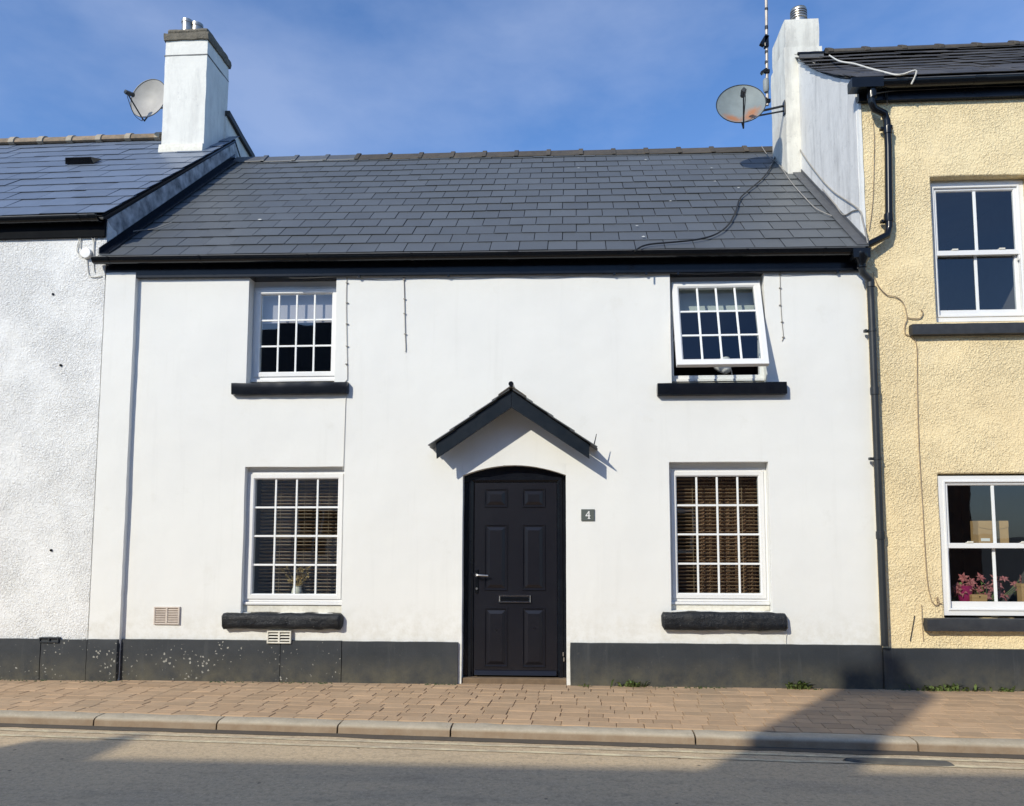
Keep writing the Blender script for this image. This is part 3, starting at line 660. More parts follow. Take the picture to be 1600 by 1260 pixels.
# ridge tiles
xs_ = XL+0.03; i = 0
while xs_ < 2.80:
    ln = 0.478
    zc = 7.235 + dz(xs_+ln/2) + 0.012*noise.noise((xs_*0.8,0,2))
    mb = MB(); half = 0.170; dr = 0.139
    def vee(h, up, t=0.016):
        return [(3.0-h, zc-dr*h/0.155), (3.0-0.03, zc-0.018+up), (3.0, zc+up), (3.0+0.03, zc-0.018+up), (3.0+h, zc-dr*h/0.155), (3.0+h, zc-dr*h/0.155-t), (3.0, zc-0.03), (3.0-h, zc-dr*h/0.155-t)]
    mb.prismx(vee(half, 0.0), xs_+0.004, xs_+ln-0.004)
    tl = obj('ridge_tile', mb, M['ridge_grey'] if i < 4 else M['ridge_dark'], roof, bevel=0.004)
    tl.rotation_euler = (0,0,0)
    mb = MB().prismx([(y, z+0.014) for y, z in vee(half+0.010, 0.004)], xs_+ln-0.045, xs_+ln+0.02)
    obj('ridge_tile', mb, M['ridge_grey'] if i < 3 else M['ridge_dark'], roof, bevel=0.005)
    xs_ += ln; i += 1
# eaves: fascia, soffit, gutter
obj('fascia', MB().prismx([(-0.045,4.298),(-0.018,4.298),(-0.018,4.47),(-0.045,4.47)], XL, 3.05, dz(XL), dz(3.05)), M['blackpaint'], cot, bevel=0.004)
obj('soffit', MB().prismx([(-0.0175,4.303),(0.20,4.303),(0.20,4.322),(-0.0175,4.322)], XL, 3.05, dz(XL), dz(3.05)), M['blackpaint'], cot)
gx0, gx1 = P(146,405,-0.17).x, P(1350,392,-0.17).x
def gz(x): return 4.478 + dz(x)
gut = gutter(cot, gx0, gx1, -0.152, gz(gx0), gz(gx1), 0.058,
       [P(x, 405, -0.2).x for x in (168, 311, 480, 643, 990, 1168, 1290)], [P(802, 403, -0.2).x])
# small debris hanging under the fascia
for px in (560, 700, 960, 1010, 1060, 1310):
    p = P(px, 428, -0.06); z0_ = 4.30+dz(p.x)
    obj('cable_clip', MB().obox((p.x, -0.035, z0_-0.008), (1,0,0.2), (0,1,0), (-0.2,0,1), 0.012, 0.008, 0.014), M['black'], cot)
mb = MB().tube([(P(px, 427, -0.06).x, -0.03, 4.299+dz(P(px,427).x)-0.012+0.006*math.sin(px*0.05)) for px in range(450, 1330, 20)], 0.0045, 6)
obj('cable', mb, M['wire_black'], cot)

# stone sills
obj('sill', rough_block(-3.66, -2.385, -0.07, 0.14, 3.022, 3.150, 0.004, 0.05, 0.010), M['blackpaint'], cot, smooth=40)
obj('sill', rough_block(0.882, 2.205, -0.075, 0.14, 2.966, 3.092, 0.0016, 0.06, 0.006), M['blackpaint'], cot, smooth=40)
obj('sill', rough_block(-3.675, -2.40, -0.09, 0.16, 0.545, 0.708, 0.011, 0.035, 0.035), M['sillpaint'], cot, smooth=60)
obj('sill', rough_block(0.895, 2.145, -0.09, 0.16, 0.565, 0.745, 0.011, 0.035, 0.035), M['sillpaint'], cot, smooth=60)

# windows of the cottage
def cottage_window(op, zb, zt, cols, rows, y=0.11, board=True, seed=0):
    a, b, c_, d = op
    p0 = bpy.data.objects.new('window', None); p0.location = ((a+b)/2, y, c_); put(p0, cot)
    p0.matrix_parent_inverse = Matrix.Translation(-cot.location)
    fr = MB().ring(a, b, zb, zt, 0.042, y, y+0.07)
    obj('frame', fr, M['upvc'], p0, bevel=0)
    return p0
def fixed_window(op, zb, zt, cols, rows, y, fw=0.042, sw=0.042):
    p0 = cottage_window(op, zb, zt, cols, rows, y)
    a, b, c_, d = op
    obj('sash', MB().ring(a+fw-0.012, b-fw+0.012, zb+fw-0.012, zt-fw+0.012, sw+0.012, y-0.014, y+0.05, 0.012), M['upvc'], p0)
    i = fw+sw-0.002
    glazing(p0, a+i, b-i, zb+i, zt-i, y+0.014, cols, rows, 0.020)
    obj('sill_board', MB().box(a+0.004, b-0.004, y-0.030, y+0.06, zb-0.030, zb-0.002), M['upvc'], p0, bevel=0.004)
    obj('sill_fillet', MB().box(a+0.002, b-0.002, y-0.012, y+0.06, c_-0.03, zb-0.034), M['oldpaint'], p0, bevel=0.004)
    if zt < d - 0.01: obj('head_board', MB().box(a+0.001, b-0.001, y+0.012, y+0.06, zt+0.003, d+0.02), M['upvc'], p0)
    return p0
w_ul = fixed_window(UL, 3.222, 4.262, 4, 3, 0.135)
w_ll = fixed_window(LL, 0.815, 2.205, 4, 4, 0.075)
w_lr = fixed_window(LR, 0.840, 2.215, 4, 4, 0.105)
# open top-hung window
a, b, c_, d = UR; zb, zt, y = 3.165, 4.232, 0.12
w_ur = cottage_window(UR, zb, zt, 4, 3, y)
obj('sill_board', MB().box(a+0.004, b-0.004, y-0.035, y+0.06, zb-0.030, zb-0.002), M['upvc'], w_ur, bevel=0.004)
obj('sill_fillet', MB().box(a+0.002, b-0.002, y-0.020, y+0.06, c_-0.03, zb-0.034), M['oldpaint'], w_ur, bevel=0.004)
obj('head_board', MB().box(a+0.001, b-0.001, y+0.012, y+0.06, zt+0.003, d+0.02), M['upvc'], w_ur)
ANG = R(17.5); hz = zt - 0.035
T = Matrix.Translation((0, y-0.016, hz)) @ Matrix.Rotation(-ANG, 4, 'X') @ Matrix.Translation((0, -(y-0.016), -hz))
sb = MB().ring(a+0.028, b-0.028, zb+0.028, zt-0.028, 0.070, y-0.045, y+0.012, 0.014); sb.v = [tuple(T @ Vector(v)) for v in sb.v]
obj('sash', sb, M['upvc'], w_ur)
glazing(w_ur, a+0.096, b-0.096, zb+0.096, zt-0.096, y-0.016, 4, 3, 0.021, T)
for x in (a+0.05, b-0.05):                                   # friction stays
    q = T @ Vector((x, y, zb+0.5)); obj('window_stay', MB().tube([(x, y+0.02, zb+0.42), (x, q.y+0.01, q.z-0.04)], 0.007, 6), M['metal'], w_ur)
rm = {}
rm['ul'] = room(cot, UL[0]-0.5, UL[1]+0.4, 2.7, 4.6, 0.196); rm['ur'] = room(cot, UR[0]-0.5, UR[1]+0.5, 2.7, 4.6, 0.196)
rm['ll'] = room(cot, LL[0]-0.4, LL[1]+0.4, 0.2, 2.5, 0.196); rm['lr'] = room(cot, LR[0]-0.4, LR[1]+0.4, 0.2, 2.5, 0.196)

# blinds, curtain, vase, lamp
def venetian(x0, x1, z0, z1, y, label):
    r_ = empty('venetian_blind', ((x0+x1)/2, y, z0), label, 'blind', 'wooden venetian blinds')
    obj('headrail', MB().box(x0, x1, y-0.03, y+0.03, z1-0.05, z1), M['blind'], r_, bevel=0.003)
    n = int((z1-z0-0.06)/0.0375); ca, sa = math.cos(R(20)), math.sin(R(20))
    me = MB().obox((0,0,0), (1,0,0), (0,ca,-sa), (0,sa,ca), (x1-x0)/2, 0.024, 0.0016).mesh('slat', M['blind'])
    for i in range(n):
        o = bpy.data.objects.new('slat', me); put(o, r_); o.location = ((x0+x1)/2 , y, z1-0.07-i*0.0375)
    for f in (0.24, 0.52, 0.80):
        for yy in (-0.027, 0.027): obj('ladder_cord', MB().tube([(x0+(x1-x0)*f, y+yy, z0), (x0+(x1-x0)*f, y+yy, z1-0.04)], 0.0022, 5), M['cord'], r_)
    return r_
venetian(-3.43, -2.47, 0.85, 2.19, 0.29, 'brown wooden venetian blind behind the window with the dried flower vase')
venetian(1.05, 1.97, 0.86, 2.22, 0.28, 'brown wooden venetian blind in front of the brown curtain, beside the front door')
mb = MB(); n = 70; vs = []                                    # curtain with folds
for i in range(n+1):
    x = 1.34 + 0.62*i/n; yy = 0.44 + 0.022*math.sin(i*0.62) + 0.012*math.sin(i*1.9)
    vs += [(x, yy, 0.85), (x, yy, 2.3), (x, yy+0.006, 0.85), (x, yy+0.006, 2.3)]
mb.add(vs, [f for i in range(n) for f in ((4*i,4*i+4,4*i+5,4*i+1), (4*i+2,4*i+3,4*i+7,4*i+6), (4*i+1,4*i+5,4*i+7,4*i+3), (4*i,4*i+2,4*i+6,4*i+4))])
o = obj('curtain', mb, M['curtain'], smooth=60); tag(o, 'brown curtain hanging in folds behind the slatted blind', 'curtain')
def roller(x0, x1, z0, z1, y, mat, label):
    r_ = empty('roller_blind', ((x0+x1)/2, y, z0), label, 'blind', 'roller blinds in upstairs windows')
    obj('fabric', MB().box(x0, x1, y, y+0.002, z0, z1), mat, r_)
    obj('bottom_bar', MB().box(x0, x1, y-0.008, y+0.010, z0-0.022, z0-0.001), mat, r_, bevel=0.004)
    obj('roller_tube', MB().tube([(x0, y+0.026, z1+0.005), (x1, y+0.026, z1+0.005)], 0.022, 12), mat, r_)
roller(-3.46, -2.6, 3.905, 4.29, 0.25, M['roller'], 'lilac grey roller blind partly down in the closed upstairs window')
roller(1.10, 1.97, 3.955, 4.28, 0.26, M['roller2'], 'pale grey roller blind partly down in the open upstairs window')
def vase_flowers():
    p = P(463, 915, 0.20); r_ = empty('flower_vase', (p.x, 0.225, 0.82), 'small pale vase of dried straw coloured flowers behind ground floor window', 'vase')
    obj('vase', MB().lathe((p.x,0.225,0.84), [(0.035,0),(0.05,0.02),(0.058,0.06),(0.05,0.10),(0.042,0.125),(0.05,0.135),(0.044,0.135),(0.036,0.12)], 20), M['oldpaint'], r_, smooth=50)
    mb = MB(); rnd = random.Random(3)
    for i in range(26):
        q = Vector((p.x + rnd.gauss(0,0.06), 0.225+rnd.uniform(-0.03,0.02), 1.03 + rnd.uniform(0,0.16)))
        mb.tube([(p.x+rnd.uniform(-.02,.02), 0.225, 0.96), q], 0.002, 4)
        for k in range(9):
            d = Vector((rnd.gauss(0,1), rnd.gauss(0,1), rnd.gauss(0,1))).normalized()*0.026; e = d.orthogonal().normalized()*0.008
            mb.add([q, q+d*0.6+e, q+d, q+d*0.6-e], [(0,1,2,3)])
    obj('dried_flowers', mb, M['straw'], r_)
vase_flowers()
def desk_lamp():
    p = P(1127, 566, 0.34); r_ = empty('desk_lamp', (p.x, 0.36, 3.12), 'white desk lamp standing inside the open upstairs window', 'lamp')
    Mt = Matrix.Rotation(R(150), 3, 'X') @ Matrix.Rotation(R(20), 3, 'Y')
    obj('lamp_shade', MB().lathe((p.x+0.02, 0.34, 3.36), [(0.02,0.10),(0.05,0.09),(0.085,0.02),(0.10,-0.03),(0.094,-0.03),(0.045,0.08)], 20, Mt), M['white'], r_, smooth=50)
    obj('lamp_stem', MB().tube([(p.x+0.1,0.40,3.12),(p.x+0.12,0.40,3.3),(p.x+0.03,0.36,3.44)], 0.008, 8, 6), M['white'], r_)
    obj('lamp_base', MB().lathe((p.x+0.1,0.40,3.10), [(0.06,0),(0.06,0.01),(0.02,0.02)], 20), M['white'], r_, smooth=50)
desk_lamp()

# front door
dy = 0.10
dr = bpy.data.objects.new('door', None); dr.location = (-0.60, dy, 0.0); put(dr, cot); dr.matrix_parent_inverse = Matrix.Translation(-cot.location)
a, b = DO[0], DO[1]; lz0, lz1 = 0.075, 2.075; lx0, lx1 = -1.040, -0.165
hd = [(a-0.01, 2.078), (b+0.01, 2.078)] + [(b+0.01 - (b-a+0.02)*i/14, 2.15+0.13*(1-(2*i/14-1)**2)) for i in range(15)]
obj('door_frame', MB().box(a-0.01, lx0-0.004, dy, dy+0.1, 0.0, 2.078).box(lx1+0.004, b+0.01, dy, dy+0.1, 0.0, 2.078).prism(hd, dy+0.002, dy+0.1), M['blackpaint'], dr, bevel=0.006)
obj('frame_bead', MB().ring(lx0-0.062, lx1+0.055, -0.05, lz1+0.058, 0.052, dy-0.016, dy+0.02, 0.02), M['blackpaint'], dr)
leaf = obj('door_leaf', MB().box(lx0, lx1, dy+0.012, dy+0.06, lz0, lz1), M['door'], dr, bevel=0.003)
def dpx(x, y): p = P(x, y, dy); return p.x, p.z
for (xa, ya, xb, yb) in ((757,764,793,793),(816,764,852,793),(757,820,793,923),(816,820,852,923),(757,950,793,1048),(816,950,852,1048)):
    x0, z1 = dpx(xa, ya); x1, z0 = dpx(xb, yb); z0 = max(z0, 0.155)
    f = dy+0.012
    pn = MB()
    pn.ring(x0, x1, z0, z1, 0.026, f-0.010, f+0.004, 0.018)
    i0, i1 = 0.027, 0.060
    pn.add([(x0+i0,f-0.001,z0+i0),(x1-i0,f-0.001,z0+i0),(x1-i0,f-0.001,z1-i0),(x0+i0,f-0.001,z1-i0),
            (x0+i1,f-0.020,z0+i1),(x1-i1,f-0.020,z0+i1),(x1-i1,f-0.020,z1-i1),(x0+i1,f-0.020,z1-i1)],
           [(0,1,5,4),(1,2,6,5),(2,3,7,6),(3,0,4,7),(4,5,6,7)])
    obj('door_panel', pn, M['door'], dr)
x0, z1 = dpx(779, 930); x1, z0 = dpx(829, 942)
lp = obj('letter_plate', MB().ring(x0, x1, z0, z1, 0.016, dy-0.010, dy+0.014, 0.006), M['chrome'], dr)
obj('letter_flap', MB().box(x0+0.017, x1-0.017, dy-0.006, dy+0.012, z0+0.017, z1-0.017), M['black'], dr, bevel=0.004)
hx, hz_ = dpx(745, 899)
obj('handle_plate', MB().box(hx-0.016, hx+0.016, dy+0.002, dy+0.013, hz_-0.19, hz_+0.06), M['black'], dr, bevel=0.004)
obj('door_handle', MB().tube([(hx, dy+0.01, hz_), (hx, dy-0.045, hz_), (hx+0.03, dy-0.055, hz_+0.002), (hx+0.125, dy-0.052, hz_-0.003)], 0.010, 10, 5).lathe((hx, dy-0.0, hz_), [(0.018,-0.012),(0.018,0.012)], 14, Matrix.Rotation(R(90),3,'X')), M['metal'], dr, smooth=60)
obj('keyhole', MB().lathe((hx, dy+0.0, hz_-0.14), [(0.012,-0.006),(0.012,0.006)], 14, Matrix.Rotation(R(90),3,'X')), M['metal'], dr, smooth=40)
for px, py in ((776,985),(836,982)):
    q = dpx(px, py); obj('screw_cap', MB().lathe((q[0], dy-0.004, q[1]), [(0.0075,-0.006),(0.006,0.004)], 10, Matrix.Rotation(R(90),3,'X')), M['metal'], dr)
obj('threshold', MB().box(a, b, 0.02, dy+0.1, -0.015, 0.055), M['bed'], dr, bevel=0.008)
obj('weather_bar', MB().prismx([(dy-0.035,0.078),(dy+0.012,0.078),(dy+0.012,0.125),(dy-0.003,0.118)], lx0+0.01, lx1-0.01), M['door'], dr, bevel=0.003)
for px, py in ((881,1030),(880,1022)):
    q = dpx(px, py); obj('hinge', MB().box(q[0]-0.006, q[0]+0.006, dy-0.024, dy-0.012, q[1]-0.02, q[1]+0.02), M['metal'], dr)

# porch canopy
can = bpy.data.objects.new('canopy', None); can.location = (-0.62, -0.1, 2.5); put(can, cot); can.matrix_parent_inverse = Matrix.Translation(-cot.location)
YF = -0.265
C = lambda x, y: (P(x, y, YF).x, P(x, y, YF).z)
ap_t, ap_b = C(799, 611), C(799, 637); le_t, le_b = C(681, 694), C(682, 717); re_t, re_b = C(921, 696), C(921, 717)
obj('fascia_board', MB().prism([le_t, le_b, ap_b, ap_t], YF, YF+0.026), M['canopywood'], can, bevel=0.003)
obj('fascia_board', MB().prism([(ap_t[0]+0.002,ap_t[1]), (ap_b[0]+0.002,ap_b[1]), re_b, re_t], YF, YF+0.026), M['canopywood'], can, bevel=0.003)
for s, E_ in ((-1, le_t), (1, re_t)):                         # roof boards and small slates
    d = Vector((E_[0]-ap_t[0], 0, E_[1]-ap_t[1])); L = d.length; d.normalize(); nrm = Vector((-d.z*s*-1, 0, d.x*s*-1)); nrm = Vector((d.z*-s, 0, d.x*s))
    o0 = Vector((ap_t[0], 0, ap_t[1]))
    obj('roof_board', MB().obox(o0 + d*(L/2) + Vector((0,(YF+0.03)/2+0.016,0)) + nrm*0.010, d, (0,1,0), nrm, L/2, abs(YF+0.03)/2-0.017, 0.008), M['blackpaint'], can)
    obj('wall_batten', MB().obox(o0 + d*(L/2-0.02) + Vector((0,-0.022,0)) - nrm*0.045, d, (0,1,0), nrm, L/2-0.06, 0.018, 0.04), M['canopywood'], can)
    for c_ in range(4):
        for r2 in range(2):
            u0 = L+0.075 - c_*(L/3.6); u1 = u0 - L/3.6 - 0.06
            u1 = max(u1, 0.01)
            y0_ = YF-0.035 + r2*0.150; y1_ = y0_ + 0.147
            if y1_ > 0: y1_ = -0.001
            jit = random.uniform(-0.012, 0.012)
            p0, p1 = o0 + d*(u0+jit), o0 + d*u1
            h0, h1 = nrm*0.034, nrm*0.022
            t_ = nrm*0.008
            vs = [p0+h0, p1+h1, p1+h1-t_, p0+h0-t_]
            obj('slate', MB().add([(v.x, y0_, v.z) for v in vs] + [(v.x, y1_, v.z) for v in vs], [(0,1,2,3),(7,6,5,4),(0,4,5,1),(1,5,6,2),(2,6,7,3),(3,7,4,0)]), M['slate'], can)
tp = C(800, 602)
d1, d2 = Vector((le_t[0]-ap_t[0],0,le_t[1]-ap_t[1])).normalized(), Vector((re_t[0]-ap_t[0],0,re_t[1]-ap_t[1])).normalized()
o0 = Vector((ap_t[0], 0, ap_t[1]+0.052)); up = Vector((0,0,1))
vs = [o0 + d1*0.16, o0, o0 + d2*0.19, o0 + d2*0.19-up*0.02, o0-up*0.02, o0+d1*0.16-up*0.02]
obj('ridge_tile', MB().prism([(v.x, v.z) for v in vs], YF-0.04, -0.002), M['ridge_dark'], can, bevel=0.004)
obj('ridge_roll', MB().tube([(o0.x, YF-0.05, o0.z+0.012), (o0.x, -0.003, o0.z+0.012)], 0.026, 14), M['blackpaint'], can, smooth=40)
q = C(927, 695)
obj('roof_nail', MB().tube([(q[0]+0.005, YF+0.05, q[1]-0.01), (q[0]+0.035, YF+0.05, q[1]+0.115)], [0.008,0.004,0.002], 5), M['black'], can)

# number plaque
p0, p1 = P(908, 796, -0.008), P(929, 814, -0.008)
pq = empty('house_number_plaque', ((p0.x+p1.x)/2, -0.002, p1.z), 'small grey green plaque with a white number 4 beside the front door', 'sign')
obj('plate', MB().box(p0.x, p1.x, -0.016, -0.002, p1.z, p0.z), M['plaque'], pq, bevel=0.002)
cx_, cz_ = (p0.x+p1.x)/2, (p0.z+p1.z)/2; S = 0.00105
num = [[(-28,-12),(22,-12),(22,-4),(-28,-4)], [(-28,-4),(-17,-4),(10,38),(4,38)], [(2,-38),(13,-38),(13,38),(2,38)], [(-6,-38),(22,-38),(22,-33),(-6,-33)]]
mb = MB()
for i, pl in enumerate(num): mb.prism([(cx_+x*S*0.95+0.004, cz_+z*S) for x, z in pl], -0.0185-i*0.0004, -0.0155)
obj('numeral', mb, M['white'], pq)

# vents
def vent(x0, x1, z0, z1, y, mat, slats, cross):
    v = bpy.data.objects.new('air_vent', None); v.location = ((x0+x1)/2, y, z0); put(v, cot); v.matrix_parent_inverse = Matrix.Translation(-cot.location)
    obj('vent_frame', MB().ring(x0, x1, z0, z1, 0.016, y-0.010, y+0.01, 0.003), mat, v)
    obj('vent_backing', MB().box(x0+0.01, x1-0.01, y+0.004, y+0.008, z0+0.01, z1-0.01), M['brick'] if not cross else M['black'], v)
    for i in range(slats):
        z = z0+0.02 + (z1-z0-0.04)*(i+0.5)/slats
        obj('vent_slat', MB().obox(((x0+x1)/2, y-0.002, z), (1,0,0), (0,0.8,0.6), (0,-0.6,0.8), (x1-x0)/2-0.016, 0.009, 0.0022), mat, v)
    obj('vent_bar', MB().box((x0+x1)/2-0.009, (x0+x1)/2+0.009, y-0.011, y+0.004, z0+0.015, z1-0.015), mat, v)
p0, p1 = P(242,948), P(281,976); vent(p0.x, p1.x, p1.z, p0.z, -0.009, M['grille'], 8, False)
p0, p1 = P(420,985), P(457,1005); vent(p0.x, p1.x, p1.z, p0.z, -0.040, M['oldpaint'], 3, True)

# cables pinned to the front
def wire(name, pts, mat, parent, r=0.004, sm=6, Y=-0.008):
    return obj(name, MB().tube([(P(x,y,Y).x, Y, P(x,y,Y).z) for x, y in pts], r, 6, sm), mat, parent, smooth=60)
def pins(pts, parent):
    for x, y in pts:
        q = P(x, y, -0.012); obj('cable_pin', MB().box(q.x-0.011, q.x+0.011, -0.018, -0.003, q.z-0.005, q.z+0.005), M['wire_grey'], parent)
c1 = wire('cable', [(545,428),(542,436),(541,480),(542,540),(543,588),(541,595),(536,599)], M['wire_grey'], cot, 0.0035)
wire('cable', [(540,601),(541,618),(540,625),(538,680),(536,735)], M['wire_white'], cot, 0.0035)
pins([(542,442),(542,473),(542,506),(542,541),(541,569)], c1)
c2 = wire('cable', [(630,427),(631,435),(632,470),(633,520),(634,545),(633,550)], M['wire_grey'], cot, 0.0045)
pins([(631,437),(632,467),(632,490),(633,522)], c2)
c3 = wire('cable', [(1219,420),(1219,440),(1220,475),(1222,505),(1224,526),(1222,533)], M['wire_grey'], cot, 0.004)
pins([(1219,429),(1219,450),(1219,477),(1222,503),(1224,527)], c3)
wire('cable', [(1230,987),(1228,1000),(1229,1016)], M['wire_white'], cot, 0.003)

# downpipe of the cottage
q = [P(1346,402,-0.165), P(1346,416,-0.165), P(1348,426,-0.15), P(1358,436,-0.10), P(1361,446,-0.085), P(1362,470,-0.085), P(1377,1012,-0.085)]
q[-1].x = q[-2].x = 3.072; q[-1].z = 0.43; q[4].x = 3.07
pl = [tuple(v) for v in q]
pipe(cot, pl, 0.036, [(3.072,-0.085,2.98),(3.072,-0.085,1.52),(3.07,-0.085,4.10)], [(3.072,-0.085,P(1352,520).z),(3.072,-0.085,P(1360,718).z)], M['pipe'], 0)
obj('gutter_outlet', MB().lathe((q[0].x,-0.165,q[0].z-0.02), [(0.075,0.06),(0.075,0.0),(0.045,-0.05),(0.045,-0.09)], 18).box(q[0].x-0.10,q[0].x+0.07,-0.225,-0.10,q[0].z-0.02,q[0].z+0.075), M['black'], cot, smooth=40)

# flashing along both party walls, cables across the slates
def roof_z(x, y): return 4.505 + dz(x) + (y+0.2)*math.tan(TH)
for x, mat_ in ((XL+0.004, 'blackpaint'), (XR-0.004, 'lead')):
    hh = 0.075 if x < 0 else 0.05
    obj('flashing', MB().prismx([(-0.19, roof_z(x,-0.19)+0.008), (2.98, roof_z(x,2.98)+0.008), (2.98, roof_z(x,2.98)+hh), (-0.19, roof_z(x,-0.19)+hh)], x-0.006, x+0.006)
        .prismx([(-0.19, roof_z(x,-0.19)+0.006), (2.98, roof_z(x,2.98)+0.006), (2.98, roof_z(x,2.98)+0.012), (-0.19, roof_z(x,-0.19)+0.012)], min(x,x+math.copysign(0.11,-x)), max(x,x+math.copysign(0.11,-x))), M[mat_], cot)
def on_roof(px, py, up=0.012):
    d = ray(px, py); th = math.tan(TH); k = 0.0
    z0 = 4.505 + TILT*(0+1.05) ; # solve CAM + t d on roof plane
    A = d.z - th*d.y - TILT*d.x; B = (4.505 + TILT*(CAM.x+1.05) + (CAM.y+0.2)*th) - CAM.z
    t = B/A; p = CAM + d*t; return (p.x, p.y, p.z+0.02+up)
def roof_cable(pts, mat, r=0.008):
    return obj('cable', MB().tube([on_roof(x,y) for x, y in pts], r, 6, 6), mat, cot, smooth=60)
roof_cable([(1215,238),(1206,262),(1192,282),(1168,303),(1156,315),(1150,334),(1138,356),(1118,371),(1090,379),(1055,383),(1020,386),(1003,390),(992,397)], M['wire_black'], 0.009)
roof_cable([(1190,232),(1201,248),(1217,261),(1236,288),(1255,310),(1275,330),(1300,342)], M['wire_grey'], 0.006)
roof_cable([(1214,236),(1211,252),(1203,264)], M['wire_grey'], 0.006)
roof_cable([(268,352),(240,362),(222,364),(208,366)], M['wire_grey'], 0.006)
for px, py, s in ((406,346,0.03),(904,265,0.016),(1009,252,0.018),(1112,265,0.016),(1117,286,0.016),(1048,317,0.018),(995,356,0.018),(1005,373,0.022),(1154,296,0.02)):
    x, y, z = on_roof(px, py, 0.0); mb = MB(); vs = []
    for i in range(9):
        an = 2*math.pi*i/9; rr = s*random.uniform(0.55,1.15); u, v = rr*math.cos(an), rr*math.sin(an)*0.7
        vs.append((x+u, y+v*math.cos(TH), z+v*math.sin(TH)+0.004))
    mb.add(vs, [list(range(9))]); obj('dropping_spot', mb, M['birdlime'], roof)

# ------------------------------------------------------------------ the white roughcast house to the left
lh = empty('terraced_house', (-7.5, 0, 0), 'white roughcast house with blue grey slates and tall white chimney', 'house', 'terraced houses along the street')
obj('wall', rough_block(-12.0, XL, -0.05, 0.12, 0.38, 5.0, 0.005, 0.14, 0.01), M['rough_white'], lh, smooth=40)
plinth(lh, [-9.0, -7.5, -6.6, -5.62, -5.115], M['plinth_spot'], y=-0.078, zt=PT)
gp = [(0.1,0.0),(0.1,4.9),(-0.06,5.0),(2.99,7.50),(6.0,5.0),(6.0,0.0)]
obj('gable_wall', MB().prismx(gp, XL-0.22, XL-0.002), M['upstand'], lh, bevel=0.01)
obj('rear_wall', MB().box(-12, XL-0.22, 5.8, 6.0, 0, 5), M['rough_white'], lh)
TL = math.atan2(2.57, 3.17)
lroof = obj('roof', MB().prismx([(-0.16,5.005),(3.0,7.565),(3.0,7.46),(-0.04,4.99)], -12, XL-0.01).prismx([(3.0,7.565),(6.1,5.0),(6.1,4.92),(3.0,7.46)], -12, XL-0.01), M['deck'], lh)
slate_roof(lroof, -9.6, XL+0.035, -0.17, 5.025, TL, 12, 0.340, 0.42, 0.0, M['slate_blue'], 300, jit=1.2, sag=lambda x, f: 0.012*noise.noise((x, f*2, 4)))
obj('verge_mortar', MB().prismx([(-0.15,4.995),(3.0,7.55),(3.0,7.522),(-0.15,4.967)], XL-0.05, XL+0.006), M['blackpaint'], lh)
xs_ = XL-0.70; k = 0
while xs_ > -9.4:
    zc = 7.66 + 0.01*noise.noise((xs_,0,9))
    arc = [(3.0+0.13*math.cos(math.pi*i/10), zc-0.10+0.115*math.sin(math.pi*i/10)) for i in range(11)]
    obj('ridge_tile', MB().prismx(arc + [(3.0-0.11,zc-0.11),(3.0+0.11,zc-0.11)], xs_-0.455, xs_-0.01), M['ridge_tan'], lroof, smooth=40)
    arc = [(3.0+0.150*math.cos(math.pi*i/10), zc-0.11+0.142*math.sin(math.pi*i/10)) for i in range(11)]
    obj('ridge_mortar', MB().prismx(arc + [(3.0-0.11,zc-0.13),(3.0+0.11,zc-0.13)], xs_-0.055, xs_+0.03), M['mortar'], lroof, smooth=40)
    xs_ -= 0.465; k += 1
def l_roof(px, py):
    d = ray(px, py); th = math.tan(TL); t = (5.05 + (CAM.y+0.17)*th - CAM.z)/(d.z - th*d.y); return CAM + d*t
q = l_roof(129, 254); e = Vector((0,math.cos(TL),math.sin(TL))); nn = Vector((0,-math.sin(TL),math.cos(TL)))
mb = MB(); hw = 0.20
b4 = [q - Vector((hw,0,0)) - e*0.09, q + Vector((hw,0,0)) - e*0.09, q + Vector((hw,0,0)) + e*0.14, q - Vector((hw,0,0)) + e*0.14]
t4 = [q - Vector((hw*0.9,0,0)) - e*0.07 + nn*0.085, q + Vector((hw*0.9,0,0)) - e*0.07 + nn*0.085, b4[2]+nn*0.01, b4[3]+nn*0.01]
mb.add(b4+t4, [(0,3,2,1),(4,5,6,7),(0,1,5,4),(1,2,6,5),(2,3,7,6),(3,0,4,7)])
obj('vent_tile', mb, M['black'], lroof, bevel=0.008)
obj('fascia', MB().box(-12, XL-0.01, -0.085, -0.055, 4.80, 5.0), M['matte'], lh, bevel=0.004)
gutter(lh, -9.5, P(153,338,-0.15).x, -0.15, 4.985, 5.000, 0.056, [P(122,342,-0.2).x, -6.4], [P(147,338,-0.2).x-0.02])
lch = obj('chimney', rough_block(-5.905, -5.265, 2.3, 2.98, 6.4, 8.725, 0.005, 0.14, 0.01), M['chimney'], lh, smooth=40)
obj('chimney_cap', rough_block(-5.935, -5.235, 2.265, 3.015, 8.705, 8.82, 0.010, 0.06, 0.02), M['concrete'], lch, smooth=40)
obj('chimney_cap', rough_block(-5.895, -5.275, 2.3, 2.98, 8.815, 8.905, 0.010, 0.06, 0.03), M['concrete'], lch, smooth=40)
obj('render_band', MB().box(-5.911, -5.259, 2.294, 2.986, 8.475, 8.489), M['lead'], lch)
obj('flashing', rough_block(-5.925, -5.25, 2.25, 2.32, 6.93, 7.12, 0.008, 0.07, 0.02), M['oldpaint'], lch, smooth=40)
fx = P(299, 35, 2.5).x
for i, (ox, rr, h) in enumerate(((-0.060,0.080,0.27),(0.060,0.085,0.25))):
    obj('flue_pot', MB().lathe((fx+ox, 2.50+i*0.06, 8.88), [(rr*0.95,0),(rr*0.95,h-0.05),(rr*1.04,h-0.045),(rr*1.04,h),(rr*0.85,h),(rr*0.85,0.05)], 20), M['flue'], lch, smooth=40)
